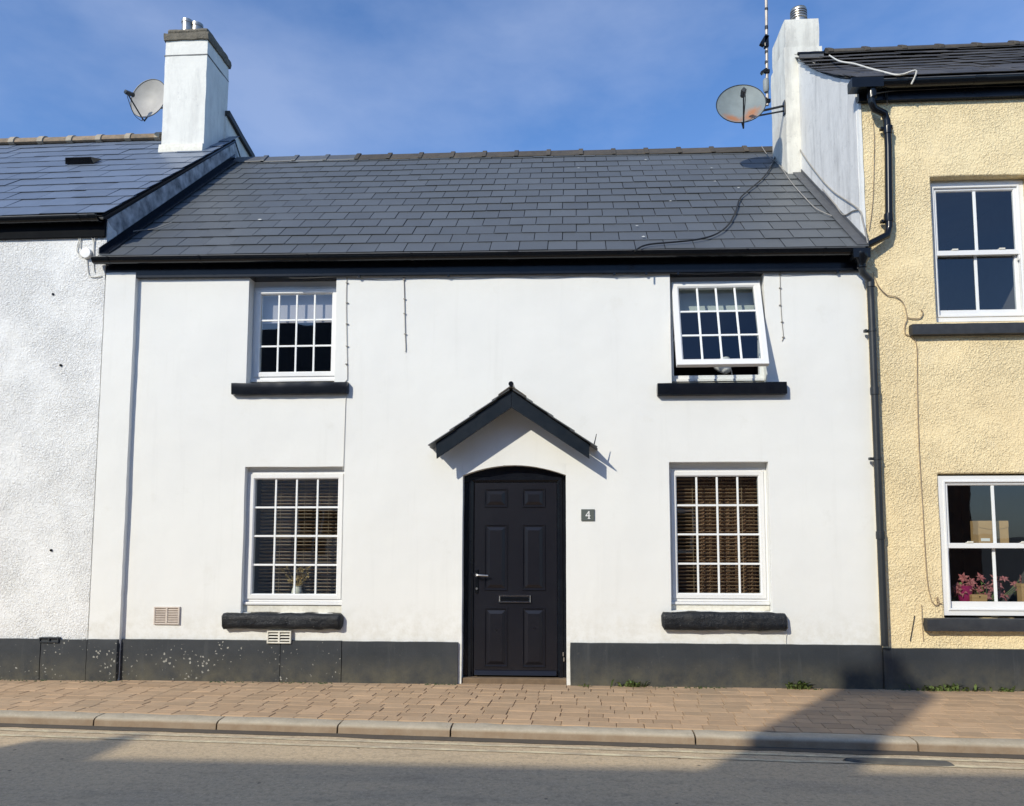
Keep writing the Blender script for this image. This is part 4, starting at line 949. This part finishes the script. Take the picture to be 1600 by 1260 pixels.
# rear wall and verge that show behind the chimney
def on_x(px, py, X): d = ray(px, py); q_ = CAM + d*((X-CAM.x)/d.x); return (q_.y, q_.z)
XG = -5.19; gv = [on_x(x, y, XG) for x, y in ((359,176),(368,192),(380,214),(398,245))]; gv += [(gv[-1][0]+0.5, gv[-1][1]-0.45)]
obj('rear_gable', MB().prismx([(gv[0][0],6.9)] + [(y, z-0.04) for y, z in gv] + [(gv[-1][0],6.4)], XG-0.20, XG-0.05), M['chimney'], lh)
obj('rear_verge', MB().prismx([(y, z-0.06) for y, z in gv] + [(y, z+0.03) for y, z in reversed(gv)], XG-0.25, XG), M['slate_old'], lh)
# junction box, its cables, wall bolts
p = P(135, 396, -0.08)
obj('junction_box', MB().lathe((p.x, -0.055, p.z), [(0.058,0.0),(0.060,0.03),(0.055,0.045),(0.0,0.048)], 24, Matrix.Rotation(R(90),3,'X')), M['white'], lh, smooth=40)
for pts in ([(122,358),(124,372),(120,392),(128,402)], [(126,372),(125,388)], [(132,358),(142,370),(146,380),(146,405),(147,425)], [(160,358),(150,366),(147,380),(147,402)], [(136,404),(139,430),(150,433),(158,431)]):
    wire('cable', pts, M['wire_white'], lh, 0.006, Y=-0.062)
for px, py in ((95,571),(83,460),(80,860)):
    q = P(px, py, -0.055); obj('wall_bolt', MB().lathe((q.x,-0.05,q.z), [(0.014,-0.01),(0.014,0.012),(0.008,0.018)], 10, Matrix.Rotation(R(90),3,'X')), M['black'], lh)
p0, p1 = P(62,996,-0.08), P(92,1003,-0.08)
obj('plinth_vent', MB().ring(p0.x, p1.x, p1.z-0.01, p0.z, 0.012, -0.092, -0.05, 0.003).box((p0.x+p1.x)/2-0.006,(p0.x+p1.x)/2+0.006,-0.09,-0.06,p1.z-0.008,p0.z), M['plinth'], lh)

# ------------------------------------------------------------------ the cream house to the right
rh = empty('terraced_house', (5.5, 0, 0), 'cream roughcast house with white sash windows and high dark roof', 'house', 'terraced houses along the street')
XC = 3.055
CU = (P(1450,300).x+0.02, 4.74, 3.70, 5.25); CL = (P(1467,800).x, 4.78, 0.70, 2.14)
wall_open('wall', rh, M['rough_cream'], XC, 9.0, 0.36, 6.2, -0.02, 0.16, [CU, CL], 0.006, bevel=0.014)
plinth(rh, [3.068, 4.9, 7.0], M['plinth'], y=-0.05, zt=0.405)
VS = 0.775; TR = math.atan(VS)
obj('gable_edge', rough_block(3.036, 3.075, -0.035, 0.03, 4.36, 6.10, 0.004, 0.06, 0.01), M['render'], rh, smooth=40)
obj('rear_wall', MB().box(XR+0.24, 9, 4.3, 4.5, 0, 6.2), M['rough_cream'], rh)
def sag(x, f): return -0.10*math.sin(math.pi*min(1, f*1.05))*math.exp(-((x-3.0)/3.0)**2) + 0.02*noise.noise((x*1.2, f*3, 8))
RZ0, RY0, RYR = 6.265, -0.17, 2.15; RL = (RYR-RY0)/math.cos(TR)
NR = 12; gR = RL/NR
dk = []
for i in range(NR+1):
    y = RY0 + (RYR-RY0)*i/NR; dk.append((y, RZ0 + (y-RY0)*VS + sag(3.0, i/NR) - 0.03))
gp = [(0.012,3.0)] + [(max(y,0.012), z+0.012) for y, z in dk] + [(4.5,6.2),(4.5,3.0)]
obj('gable_wall', MB().prismx(gp, XR+0.001, XR+0.24), M['gable'], rh)
rroof = obj('roof', MB().prismx(dk + [(4.6, 6.2), (4.6, 6.1)] + [(y, z-0.06) for y, z in reversed(dk)], XR+0.10, 9.0), M['deck'], rh)
slate_roof(rroof, XR-0.045, 8.0, RY0-0.02, RZ0, TR, NR, gR, 0.33, 0.0, M['slate_old'], 120, jit=2.2, sag=sag)
xs_ = P(1292, 92, RYR).x; k = 0
while xs_ < 8.5:
    zc = RZ0 + (RYR-RY0)*VS + 0.03 + 0.015*noise.noise((xs_*2,0,1)); a_ = RYR
    obj('ridge_tile', MB().prismx([(a_-0.16,zc-0.10),(a_-0.03,zc),(a_+0.03,zc),(a_+0.16,zc-0.10),(a_+0.16,zc-0.13),(a_,zc-0.04),(a_-0.16,zc-0.13)], xs_+0.005, xs_+0.475), M['ridge_dark'], rroof, bevel=0.006)
    obj('ridge_mortar', MB().prismx([(a_-0.17,zc-0.085),(a_-0.03,zc+0.018),(a_+0.03,zc+0.018),(a_+0.17,zc-0.085),(a_+0.17,zc-0.13),(a_-0.17,zc-0.13)], xs_-0.03, xs_+0.04), M['ridge_dark'], rroof, bevel=0.01)
    xs_ += 0.48; k += 1
rch = obj('chimney', rough_block(2.845, 3.36, 1.93, 2.60, 5.9, 8.02, 0.006, 0.13, 0.012), M['chimney_old'], rh, smooth=40)
obj('chimney_head', rough_block(2.868, 3.335, 1.95, 2.58, 8.02, 8.43, 0.006, 0.10, 0.02), M['chimney_old'], rch, smooth=40)
q = P(1253, 85, 1.94); q2 = P(1288, 87, 1.94)
obj('flashing', rough_block(q.x-0.05, 3.372, 1.905, 1.95, q.z-0.13, q.z-0.01, 0.005, 0.05, 0.015), M['lead'], rch, smooth=40)
obj('flashing', rough_block(q.x-0.07, 3.385, 1.90, 1.96, q.z-0.02, q.z+0.015, 0.006, 0.05, 0.01), M['blackpaint'], rch, smooth=40)
q = P(1248, 32, 2.2)
prof = [(0.095,-0.1),(0.095,0.0),(0.095,0.10)]
for i in range(4): prof += [(0.112,0.105+i*0.034),(0.112,0.120+i*0.034),(0.098,0.124+i*0.034),(0.098,0.136+i*0.034)]
obj('flue_pot', MB().lathe((q.x, 2.2, 8.47), prof + [(0.105,0.25),(0.06,0.265)], 24), M['flue'], rch, smooth=40)
# eaves
ge0, ge1 = P(1333, 128, -0.2).x, 8.5
obj('fascia', MB().box(XC-0.02, 9, -0.075, -0.02, 6.075, 6.24), M['blackpaint'], rh, bevel=0.005)
gutter(rh, ge0, ge1, -0.15, 6.222, 6.245, 0.062, [P(1420,120,-0.2).x, 4.9], [P(1532,118,-0.2).x])
obj('gutter_outlet', MB().lathe((P(1362,130,-0.155).x, -0.155, 6.16), [(0.055,0.085),(0.055,0.0),(0.048,-0.03),(0.048,-0.10)], 18).box(ge0-0.02, ge0+0.30, -0.225, -0.09, 6.145, 6.25), M['black'], rh, smooth=40)
Yp = -0.095
q = [P(1361,135,-0.155), P(1362,160,-0.155), P(1366,170,-0.15), P(1382,178,-0.10), P(1386,190,Yp), P(1388,230,Yp), P(1389,355,Yp), P(1386,368,Yp), P(1352,385,-0.13)]
pipe(rh, [tuple(v) for v in q], 0.037, [tuple(q[4]-Vector((0,0,0.10))), tuple(q[6]+Vector((0,0,0.10))), tuple(q[0]-Vector((0,0,0.10)))], [tuple(P(1388,200,Yp)), tuple(P(1389,345,Yp))], M['black'], 0)
# sills
obj('sill', rough_block(P(1424,505,-0.09).x, 4.95, -0.10, 0.14, P(1430,523,-0.10).z, P(1430,506,-0.10).z, 0.002, 0.06, 0.008), M['sillgrey'], rh, smooth=40)
obj('sill', rough_block(P(1447,967,-0.09).x, 5.0, -0.10, 0.14, P(1450,987,-0.10).z, P(1450,967,-0.10).z, 0.004, 0.05, 0.012), M['sillgrey'], rh, smooth=40)
def sash_window(op, y, zb, zt, zm, deep):
    a, b, c_, d = op
    p0 = bpy.data.objects.new('window', None); p0.location = ((a+b)/2, y, c_); put(p0, rh); p0.matrix_parent_inverse = Matrix.Translation(-rh.location)
    obj('frame', MB().ring(a+0.002, b-0.002, zb, zt, 0.062, y, y+0.10, 0.006), M['upvc'], p0)
    obj('frame_bead', MB().ring(a+0.05, b-0.05, zb+0.05, zt-0.045, 0.022, y-0.010, y+0.02, 0.006), M['upvc'], p0)
    s = 0.066
    obj('upper_sash', MB().ring(a+s, b-s, zm-0.022, zt-s+0.008, 0.038, y+0.010, y+0.045, 0.010), M['upvc'], p0)
    obj('lower_sash', MB().ring(a+s, b-s, zb+s-0.01, zm+0.022, 0.040, y+0.047, y+0.085, 0.010), M['upvc'], p0)
    obj('bottom_rail', MB().box(a+s+0.001, b-s-0.001, y+0.040, y+0.0465, zb+s-0.008, zb+s+0.07), M['upvc'], p0)
    obj('meeting_rail', MB().box(a+s, b-s, y+0.006, y+0.014, zm-0.025, zm+0.027), M['upvc'], p0, bevel=0.003)
    glazing(p0, a+s+0.036, b-s-0.036, zm+0.018, zt-s-0.028, y+0.028, 2, 1, 0.030)
    glazing(p0, a+s+0.038, b-s-0.038, zb+s+0.068, zm-0.020, y+0.065, 2, 1, 0.030)
    for f in (0.27, 0.75): obj('sash_catch', MB().box(a+(b-a)*f-0.03, a+(b-a)*f+0.03, y+0.0, y+0.012, zm+0.026, zm+0.045).box(a+(b-a)*f-0.045, a+(b-a)*f+0.0, y+0.002, y+0.012, zm+0.024, zm+0.034), M['oldpaint'], p0, bevel=0.004)
    for x in (a+s+0.004, b-s-0.018): obj('sash_horn', MB().prism([(x,zm-0.025),(x+0.016,zm-0.025),(x+0.014,zm-0.06),(x+0.004,zm-0.085),(x,zm-0.085)], y+0.012, y+0.04), M['upvc'], p0)
    return p0
def zc(px, py, y): return P(px, py, y).z
sash_window(CU, 0.075, zc(1470,504,0.08), zc(1470,286,0.08), zc(1470,396,0.08), 0.1)
obj('lintel_board', MB().box(CU[0], CU[1], 0.085, 0.14, zc(1470,287,0.08)+0.004, 5.28), M['oldpaint'], rh)
sash_window(CL, 0.0, zc(1480,962,0.0), zc(1480,744,0.0), zc(1480,853,0.0), 0.02)
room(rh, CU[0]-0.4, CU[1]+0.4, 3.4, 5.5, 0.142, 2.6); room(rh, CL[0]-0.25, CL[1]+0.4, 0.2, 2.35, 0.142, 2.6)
# things on the sill and shelf inside the lower window
zs = zc(1550,849,0.22); zl = zc(1550,947,0.2)
o = obj('window_shelf', MB().box(CL[0]-0.1, CL[1]+0.1, 0.16, 0.42, zs-0.03, zs), M['room']); tag(o, 'dim shelf across the middle of the lower sash window', 'shelf')
o = obj('window_ledge', MB().box(CL[0]-0.1, CL[1]+0.1, 0.145, 0.50, zl-0.06, zl-0.002), M['room']); tag(o, 'dim ledge inside the lower sash window under the pink flowers', 'shelf')
p0, p1 = P(1528,814,0.22), P(1577,849,0.22)
cb = empty('cardboard_box', ((p0.x+p1.x)/2, 0.28, zs), 'brown cardboard box with curved flap on the shelf in sash window', 'box', 'boxes in the sash window')
obj('carton', MB().box(p0.x, p1.x, 0.22, 0.38, zs, p0.z), M['card'], cb, bevel=0.003)
h_ = p0.z-zs; n = 12
obj('flap', MB().prism([(p0.x+0.001, p0.z-0.002), (p1.x-0.001, p0.z-0.002)] + [(p1.x-0.001-(p1.x-p0.x-0.002)*i/n, p0.z-h_*0.28-h_*0.10*(1-(2*i/n-1)**2)) for i in range(n+1)], 0.214, 0.219), M['card'], cb)
obj('label', MB().box(p0.x+0.02, p0.x+0.11, 0.2185, 0.2195, zs+0.02, zs+0.05), M['white'], cb)
def small_box(xa, ya, xb, yb, y, label):
    a, b = P(xa,ya,y), P(xb,yb,y); r_ = empty('gift_box', ((a.x+b.x)/2, y+0.04, zl), label, 'box', 'boxes in the sash window')
    obj('carton', MB().box(a.x, b.x, y, y+0.09, zl, a.z), M['card'], r_, bevel=0.002)
    obj('lid', MB().box(a.x-0.003, b.x+0.003, y-0.003, y+0.093, a.z-0.03, a.z+0.002), M['card'], r_, bevel=0.002)
    obj('tag', MB().prism([((a.x+b.x)/2-0.008, a.z-0.012), ((a.x+b.x)/2+0.008, a.z-0.012), ((a.x+b.x)/2, a.z-0.03)], y-0.005, y-0.0035), M['black'], r_)
small_box(1519, 930, 1543, 947, 0.17, 'small tan box in front of the pink flowers')
small_box(1596, 913, 1622, 947, 0.19, 'tan box at the edge of the picture beside pink flowers')
fl = P(1543, 912, 0.30); fr = empty('flower_arrangement', (fl.x, 0.30, zl), 'bunch of pink silk flowers in a dark pink pot', 'flowers')
q = P(1510, 940, 0.26); obj('pot', MB().lathe((q.x, 0.28, zl), [(0.04,0),(0.055,0.01),(0.065,0.10),(0.075,0.20),(0.068,0.20),(0.05,0.02)], 20), M['magenta'], fr, smooth=50)
rnd = random.Random(5); mbp, mbl = MB(), MB()
for i in range(34):
    u = rnd.uniform(-1, 1); c0 = Vector((fl.x + u*0.33, 0.30 + rnd.uniform(-0.06,0.06), zl + 0.16 + rnd.uniform(-0.09,0.17)*(1-0.4*abs(u))))
    ax = Vector((u*0.5+rnd.gauss(0,0.4), -1.0+rnd.gauss(0,0.4), 0.3+rnd.gauss(0,0.5))).normalized(); s1 = ax.orthogonal().normalized(); s2 = ax.cross(s1); a0_ = rnd.uniform(0, 6)
    for k in range(6):
        a_ = a0_ + k*math.pi/3; d = (s1*math.cos(a_)+s2*math.sin(a_)); e = ax.cross(d); L = rnd.uniform(0.045, 0.075)
        mbp.add([c0, c0+d*L*0.45+e*L*0.24+ax*0.012, c0+d*L+ax*0.004, c0+d*L*0.45-e*L*0.24+ax*0.012, c0+d*L*0.5+ax*0.020], [(0,1,4),(1,2,4),(2,3,4),(3,0,4)])
    mbl.tube([(fl.x+u*0.06, 0.30, zl+0.02), tuple((Vector((fl.x+u*0.2,0.30,zl+0.1))+c0)/2), tuple(c0)], 0.003, 4)
    d = Vector((rnd.gauss(0,1), -0.4, rnd.gauss(0,1))).normalized()*0.06; e = d.orthogonal().normalized()*0.014; c1_ = c0 - Vector((0,-0.02,0.04))
    mbl.add([c1_, c1_+d*0.5+e, c1_+d, c1_+d*0.5-e], [(0,1,2,3)])
obj('petals', mbp, M['pink'], fr); obj('stems', mbl, M['leaf'], fr)
# cables on the cream wall and gable
def rw(pts, mat, r=0.0055, Y=-0.034): return wire('cable', pts, mat, rh, r, 8, Y)
rw([(1364,425),(1372,446),(1386,461),(1400,464),(1411,473),(1416,488),(1417,500),(1414,508),(1415,522),(1427,527),(1433,545),(1433,570),(1434,640),(1437,720),(1442,800),(1446,870),(1450,915),(1456,940)], M['wire_tan'])
rw([(1417,496),(1426,498),(1438,497),(1442,489),(1439,484)], M['wire_tan'])
rw([(1456,940),(1462,946),(1467,943),(1465,933),(1464,940),(1472,944)], M['wire_tan'])
rw([(1440,945),(1441,975),(1443,1002)], M['wire_tan'], 0.004); rw([(1429,962),(1426,980),(1422,1002)], M['wire_black'], 0.004)
rw([(1364,190),(1366,225),(1364,310),(1358,360)], M['wire_tan'], 0.004)
def on_gable(px, py, X=XR-0.008):
    d = ray(px, py); t = (X-CAM.x)/d.x; return tuple(CAM + d*t)
obj('cable', MB().tube([on_gable(x,y) for x, y in [(1224,172),(1234,200),(1250,234),(1272,266),(1300,298),(1340,326),(1348,346),(1356,380)]], 0.008, 6, 5), M['wire_grey'], rh, smooth=60)
obj('cable', MB().tube([on_gable(x,y) for x, y in [(1285,296),(1305,320),(1318,336),(1332,330),(1342,328)]], 0.007, 6, 5), M['wire_grey'], rh, smooth=60)
def on_rroof(px, py):
    d = ray(px, py); t = (RZ0 + 0.04 + (CAM.y-RY0)*VS - CAM.z)/(d.z - VS*d.y); return tuple(CAM + d*t)
obj('cable', MB().tube([on_rroof(x,y) for x, y in [(1296,87),(1312,96),(1335,100),(1358,107),(1378,112),(1398,117)]] + [tuple(P(1412,116,-0.24)), tuple(P(1424,112,-0.24)), tuple(P(1431,111,-0.24)), tuple(P(1431,117,-0.235)), tuple(P(1424,132,-0.20))], 0.010, 6, 6), M['wire_white'], rh, smooth=60)
for pts in ([(1408,116),(1395,125),(1385,140),(1384,152)], [(1412,116),(1400,125),(1388,142),(1386,165)], [(1370,146),(1400,142),(1450,140),(1530,136),(1600,134)]):
    obj('cable', MB().tube([tuple(P(x,y,-0.236 if i == 0 else -0.13 if y < 136 and i == 1 else -0.10)) for i, (x,y) in enumerate(pts)], 0.006, 6, 5), M['wire_black'], rh, smooth=60)

# ------------------------------------------------------------------ dishes and aerial
def dish(name, c, wd, elev, azim, mat, label, wallpt, lnbside=0.0, roll=0.0):
    r_ = empty(name, wallpt, label, 'satellite dish', 'satellite dishes on chimneys')
    # local frame: -Y is the way the dish looks
    Rm = Matrix.Rotation(azim, 3, 'Z') @ Matrix.Rotation(-elev, 3, 'X') @ Matrix.Rotation(roll, 3, 'Y')
    seg, rings = 36, 8; hw, hh = wd/2, wd/2*1.10; vs = []; fs = []
    def dp(u, an, off): 
        x, z = u*hw*math.cos(an), u*hh*math.sin(an); return c + Rm @ Vector((x, -0.16*wd*u*u*1.0 + off, z))
    for off in (0.0, 0.010):
        for i in range(rings+1):
            for k in range(seg): vs.append(dp(max(0.001, i/rings), 2*math.pi*k/seg, off))
    nn_ = (rings+1)*seg
    for s in (0, 1):
        for i in range(rings):
            for k in range(seg): fs.append((s*nn_+i*seg+k, s*nn_+i*seg+(k+1)%seg, s*nn_+(i+1)*seg+(k+1)%seg, s*nn_+(i+1)*seg+k))
    for k in range(seg): fs.append((rings*seg+k, rings*seg+(k+1)%seg, nn_+rings*seg+(k+1)%seg, nn_+rings*seg+k))
    if mat is None:
        mat = m_rusty('rusty_dish_paint', (0.23,0.265,0.265,1), [tuple(c + Rm @ Vector((sx*hw, -0.05*wd, sz*hh))) for sx, sz in ((-0.52,-0.55),(-0.30,-0.68),(0.34,-0.62),(0.45,-0.30))])
    obj('reflector', MB().add(vs, fs), mat, r_, smooth=40)
    rim = [c + Rm @ Vector((hw*math.cos(2*math.pi*k/seg), -0.16*wd, hh*math.sin(2*math.pi*k/seg))) for k in range(seg+1)]
    obj('rim', MB().tube(rim, 0.006, 5), M['pipe'], r_, smooth=60)
    base = c + Rm @ Vector((0, -0.14*wd, -hh*1.0)); tip = c + Rm @ Vector((lnbside, -0.16*wd-0.50*wd, -hh*0.42))
    obj('feed_arm', MB().tube([c + Rm @ Vector((0, 0.03, -hh*0.55)), c + Rm @ Vector((0,-0.02,-hh*1.04)), base, tip], 0.011, 8), M['pipe'], r_, smooth=60)
    back = (c - tip).normalized(); sd = back.orthogonal().normalized()
    obj('feed_head', MB().obox(tip + back*0.02, back, sd, back.cross(sd), 0.05, 0.026, 0.026).lathe(tip+back*0.075, [(0.024,-0.02),(0.034,0.02),(0.034,0.035)], 14, back.to_track_quat('Z','Y').to_matrix()), M['pipe'], r_, bevel=0.006)
    obj('feed_cable', MB().tube([tip, tip + Vector((0.02,0,-0.09)), (tip+base)/2 + Vector((0.0,0,-0.14)), base + Vector((0,0.0,-0.05)), base], 0.005, 6, 6), M['wire_black'], r_, smooth=60)
    bk = c + Rm @ Vector((0, 0.06, 0))
    obj('mount_plate', MB().obox(bk + (Rm @ Vector((0,-0.004,0))), Rm @ Vector((1,0,0)), Rm @ Vector((0,1,0)), Rm @ Vector((0,0,1)), 0.07, 0.035, 0.07), M['metal'], r_, bevel=0.006)
    wp = Vector(wallpt)
    mid = Vector((bk.x + (wp.x-bk.x)*0.15, bk.y+0.02, bk.z))
    obj('mount_arm', MB().tube([bk, mid, wp + Vector((0,0,0.03))], 0.016, 8).tube([bk - Vector((0,0,0.06)), mid - Vector((0,0,0.05)), wp - Vector((0,0,0.04))], 0.012, 8), M['pipe'], r_, smooth=60)
    obj('wall_plate', MB().obox(wp, (0,0,1), (0,1,0), (1,0,0), 0.09, 0.045, 0.006), M['pipe'], r_, bevel=0.003)
    return r_
c = P(1157, 172, 1.82)
dish('satellite_dish', c, 0.625, R(20), R(-8), None, 'large grey satellite dish with rust patches on the chimney by cream house', (2.838, 1.97, P(1221,168,1.95).z), roll=R(-3))
c = P(238, 160, 2.70)
dish('satellite_dish', c, 0.58, R(6), R(-6), M['dish2'], 'small grey satellite dish behind the tall white chimney of roughcast house', (-5.912, 2.72, P(252,162,2.72).z), lnbside=-0.10, roll=R(14))
mp_ = P(1198, 100, 2.72); ms = empty('aerial_mast', (2.80, 2.70, 7.2), 'tall thin aerial pole fixed to the chimney beside cream house', 'aerial')
tp = P(1196.5, -60, 2.72); bt = P(1199, 165, 2.72); m1 = P(1199, 118, 2.72)
obj('pole', MB().tube([bt, tp], 0.022, 12), M['mast'], ms, smooth=60)
for py, h in ((15,0.02),(44,0.03),(82,0.02),(98,0.02)):
    q = P(1197.5, py, 2.72); obj('tape_band', MB().lathe(q, [(0.0235,-h),(0.0245,0),(0.0235,h)], 12), M['wire_black'], ms)
q = P(1194, 64, 2.70); obj('clamp', MB().obox(q, (0.6,0,1), (0,1,0), (1,0,-0.6), 0.085, 0.03, 0.032).box(q.x, q.x+0.06, q.y-0.03, q.y+0.05, q.z-0.10, q.z+0.06), M['black'], ms, bevel=0.006)
for py in (112, 158):
    q = P(1197, py, 2.70); obj('wall_bracket', MB().box(q.x-0.02, 2.86, q.y-0.02, q.y+0.02, q.z-0.025, q.z+0.025).obox(q-Vector((0.03,0,0)), (1,0,0.7), (0,1,0), (-0.7,0,1), 0.05, 0.03, 0.02), M['black'], ms, bevel=0.004)
obj('amplifier', MB().lathe(P(1197,134,2.70)+Vector((0,0,-0.1)), [(0.03,0),(0.045,0.04),(0.045,0.17),(0.03,0.2)], 12), M['dish'], ms, smooth=40)

# ------------------------------------------------------------------ weeds at the foot of the wall
def weed(px, py, s, n, label, seed, spread=0.5):
    s *= 1.35
    p = G(px, py, 0.0); rnd = random.Random(seed); p.y = -0.045 - rnd.uniform(0, 0.03)
    mb = MB()
    for i in range(n):
        a_ = rnd.uniform(-math.pi, 0.2); r0 = Vector((p.x + rnd.gauss(0, s*spread*0.6), p.y + rnd.uniform(-0.03,0.02), -0.012)); L = s*rnd.uniform(0.5, 1.15)
        d = Vector((math.cos(a_)*rnd.uniform(0.2,0.9), math.sin(a_)*rnd.uniform(0.1,0.6), rnd.uniform(0.4,1.0))).normalized(); sd = d.cross(Vector((0,0.3,1))).normalized()*s*rnd.uniform(0.06,0.13)
        m_ = r0 + d*L*0.55; t_ = r0 + d*L + Vector((d.x*0.2*L, d.y*0.2*L, -0.25*L))
        mb.add([r0-sd*0.4, r0+sd*0.4, m_+sd, t_, m_-sd], [(0,1,2,4),(2,3,4)])
    o = obj('weed', mb, M['leaf']); tag(o, label, 'weed', 'weeds along the plinth')
weed(990, 1073, 0.09, 46, 'low green weed beside the doorway at the foot of black plinth', 1, 1.1)
weed(915, 1074, 0.05, 16, 'tiny weed nearest the front door jamb', 6, 0.9)
weed(1097, 1079, 0.04, 14, 'tiny green sprig below the ground floor window with brown curtain', 2, 0.6)
weed(1255, 1081, 0.105, 60, 'upright leafy green weed left of the drainpipe', 3, 0.6)
weed(1490, 1085, 0.085, 110, 'wide dark green weed clump in the shadow under cream house', 4, 2.0)
weed(1566, 1078, 0.075, 36, 'small green weed tuft farthest along the cream house', 5, 1.4)
mb = MB(); rnd = random.Random(9)                              # moss along the wall foot
for i in range(420):
    x = rnd.uniform(-6.5, 4.6)
    if -1.2 < x < -0.03 or noise.noise((x*1.3, 2, 0)) < 0.02: continue
    y_ = (-0.085 if x < -4.77 else -0.036) - rnd.uniform(0, 0.06)**1.0; r_ = rnd.uniform(0.008, 0.024)
    vs = [(x + r_*math.cos(k*1.047)*rnd.uniform(.7,1.3), y_ + r_*0.6*math.sin(k*1.047), -0.006) for k in range(6)] + [(x, y_, 0.004+r_*0.35)]
    mb.add(vs, [(k,(k+1)%6,6) for k in range(6)])
o = obj('moss', mb, M['moss'], smooth=80); tag(o, 'thin green moss growing where the wall meets the pavement', 'moss', kind='stuff')

# ------------------------------------------------------------------ houses across the street, behind the camera: seen in the panes, and casting the shadow on the road
def opposite(x0, x1, ridge, eave, label, chimneys, wallmat):
    r_ = empty('opposite_house', ((x0+x1)/2, -12, 0), label, 'house', 'houses across the street')
    yf, yr, yb = -9.7, -12.6, -15.5
    obj('wall', MB().box(x0, x1, yb, yf, -0.08, eave), wallmat, r_)
    obj('roof', MB().prismx([(yf+0.25,eave-0.1),(yr,ridge),(yb-0.25,eave-0.1)], x0, x1), M['slate_old'], r_)
    for cx_, cw, ch in chimneys:
        c_ = obj('chimney', MB().box(cx_-cw/2, cx_+cw/2, yr-0.3, yr+0.3, ridge-0.8, ch), M['brick'], r_)
        obj('chimney_pot', MB().lathe((cx_, yr, ch-0.02), [(0.10,0),(0.09,0.30),(0.11,0.32)], 12), M['brick'], c_)
    n = max(1, int((x1-x0)/2.4))
    for i in range(n):
        wx = x0 + (x1-x0)*(i+0.5)/n
        for wz in (1.0, 3.2):
            if wz + 1.2 > eave: continue
            w0 = obj('window', MB().ring(wx-0.5, wx+0.5, wz, wz+1.15, 0.07, yf+0.02, yf+0.05).box(wx-0.02, wx+0.02, yf+0.02, yf+0.04, wz, wz+1.15), M['upvc'], r_)
            obj('pane', MB().box(wx-0.44, wx+0.44, yf+0.006, yf+0.012, wz+0.06, wz+1.09), M['black'], w0)
opposite(-22.0, -10.15, 6.75, 4.9, 'lower house across the street with slate roof', [(-11.0,0.75,7.62)], M['brick'])  # unseen chimney added here to cast the dark patch on the road
opposite(-10.12, -2.0, 7.50, 5.2, 'taller house across the street with tall chimney', [(-5.65,0.62,9.42)], M['rough_white'])
opposite(-1.97, 9.0, 7.25, 5.0, 'plain house across the street with long roof', [(6.0,0.7,8.8)], M['brick'])
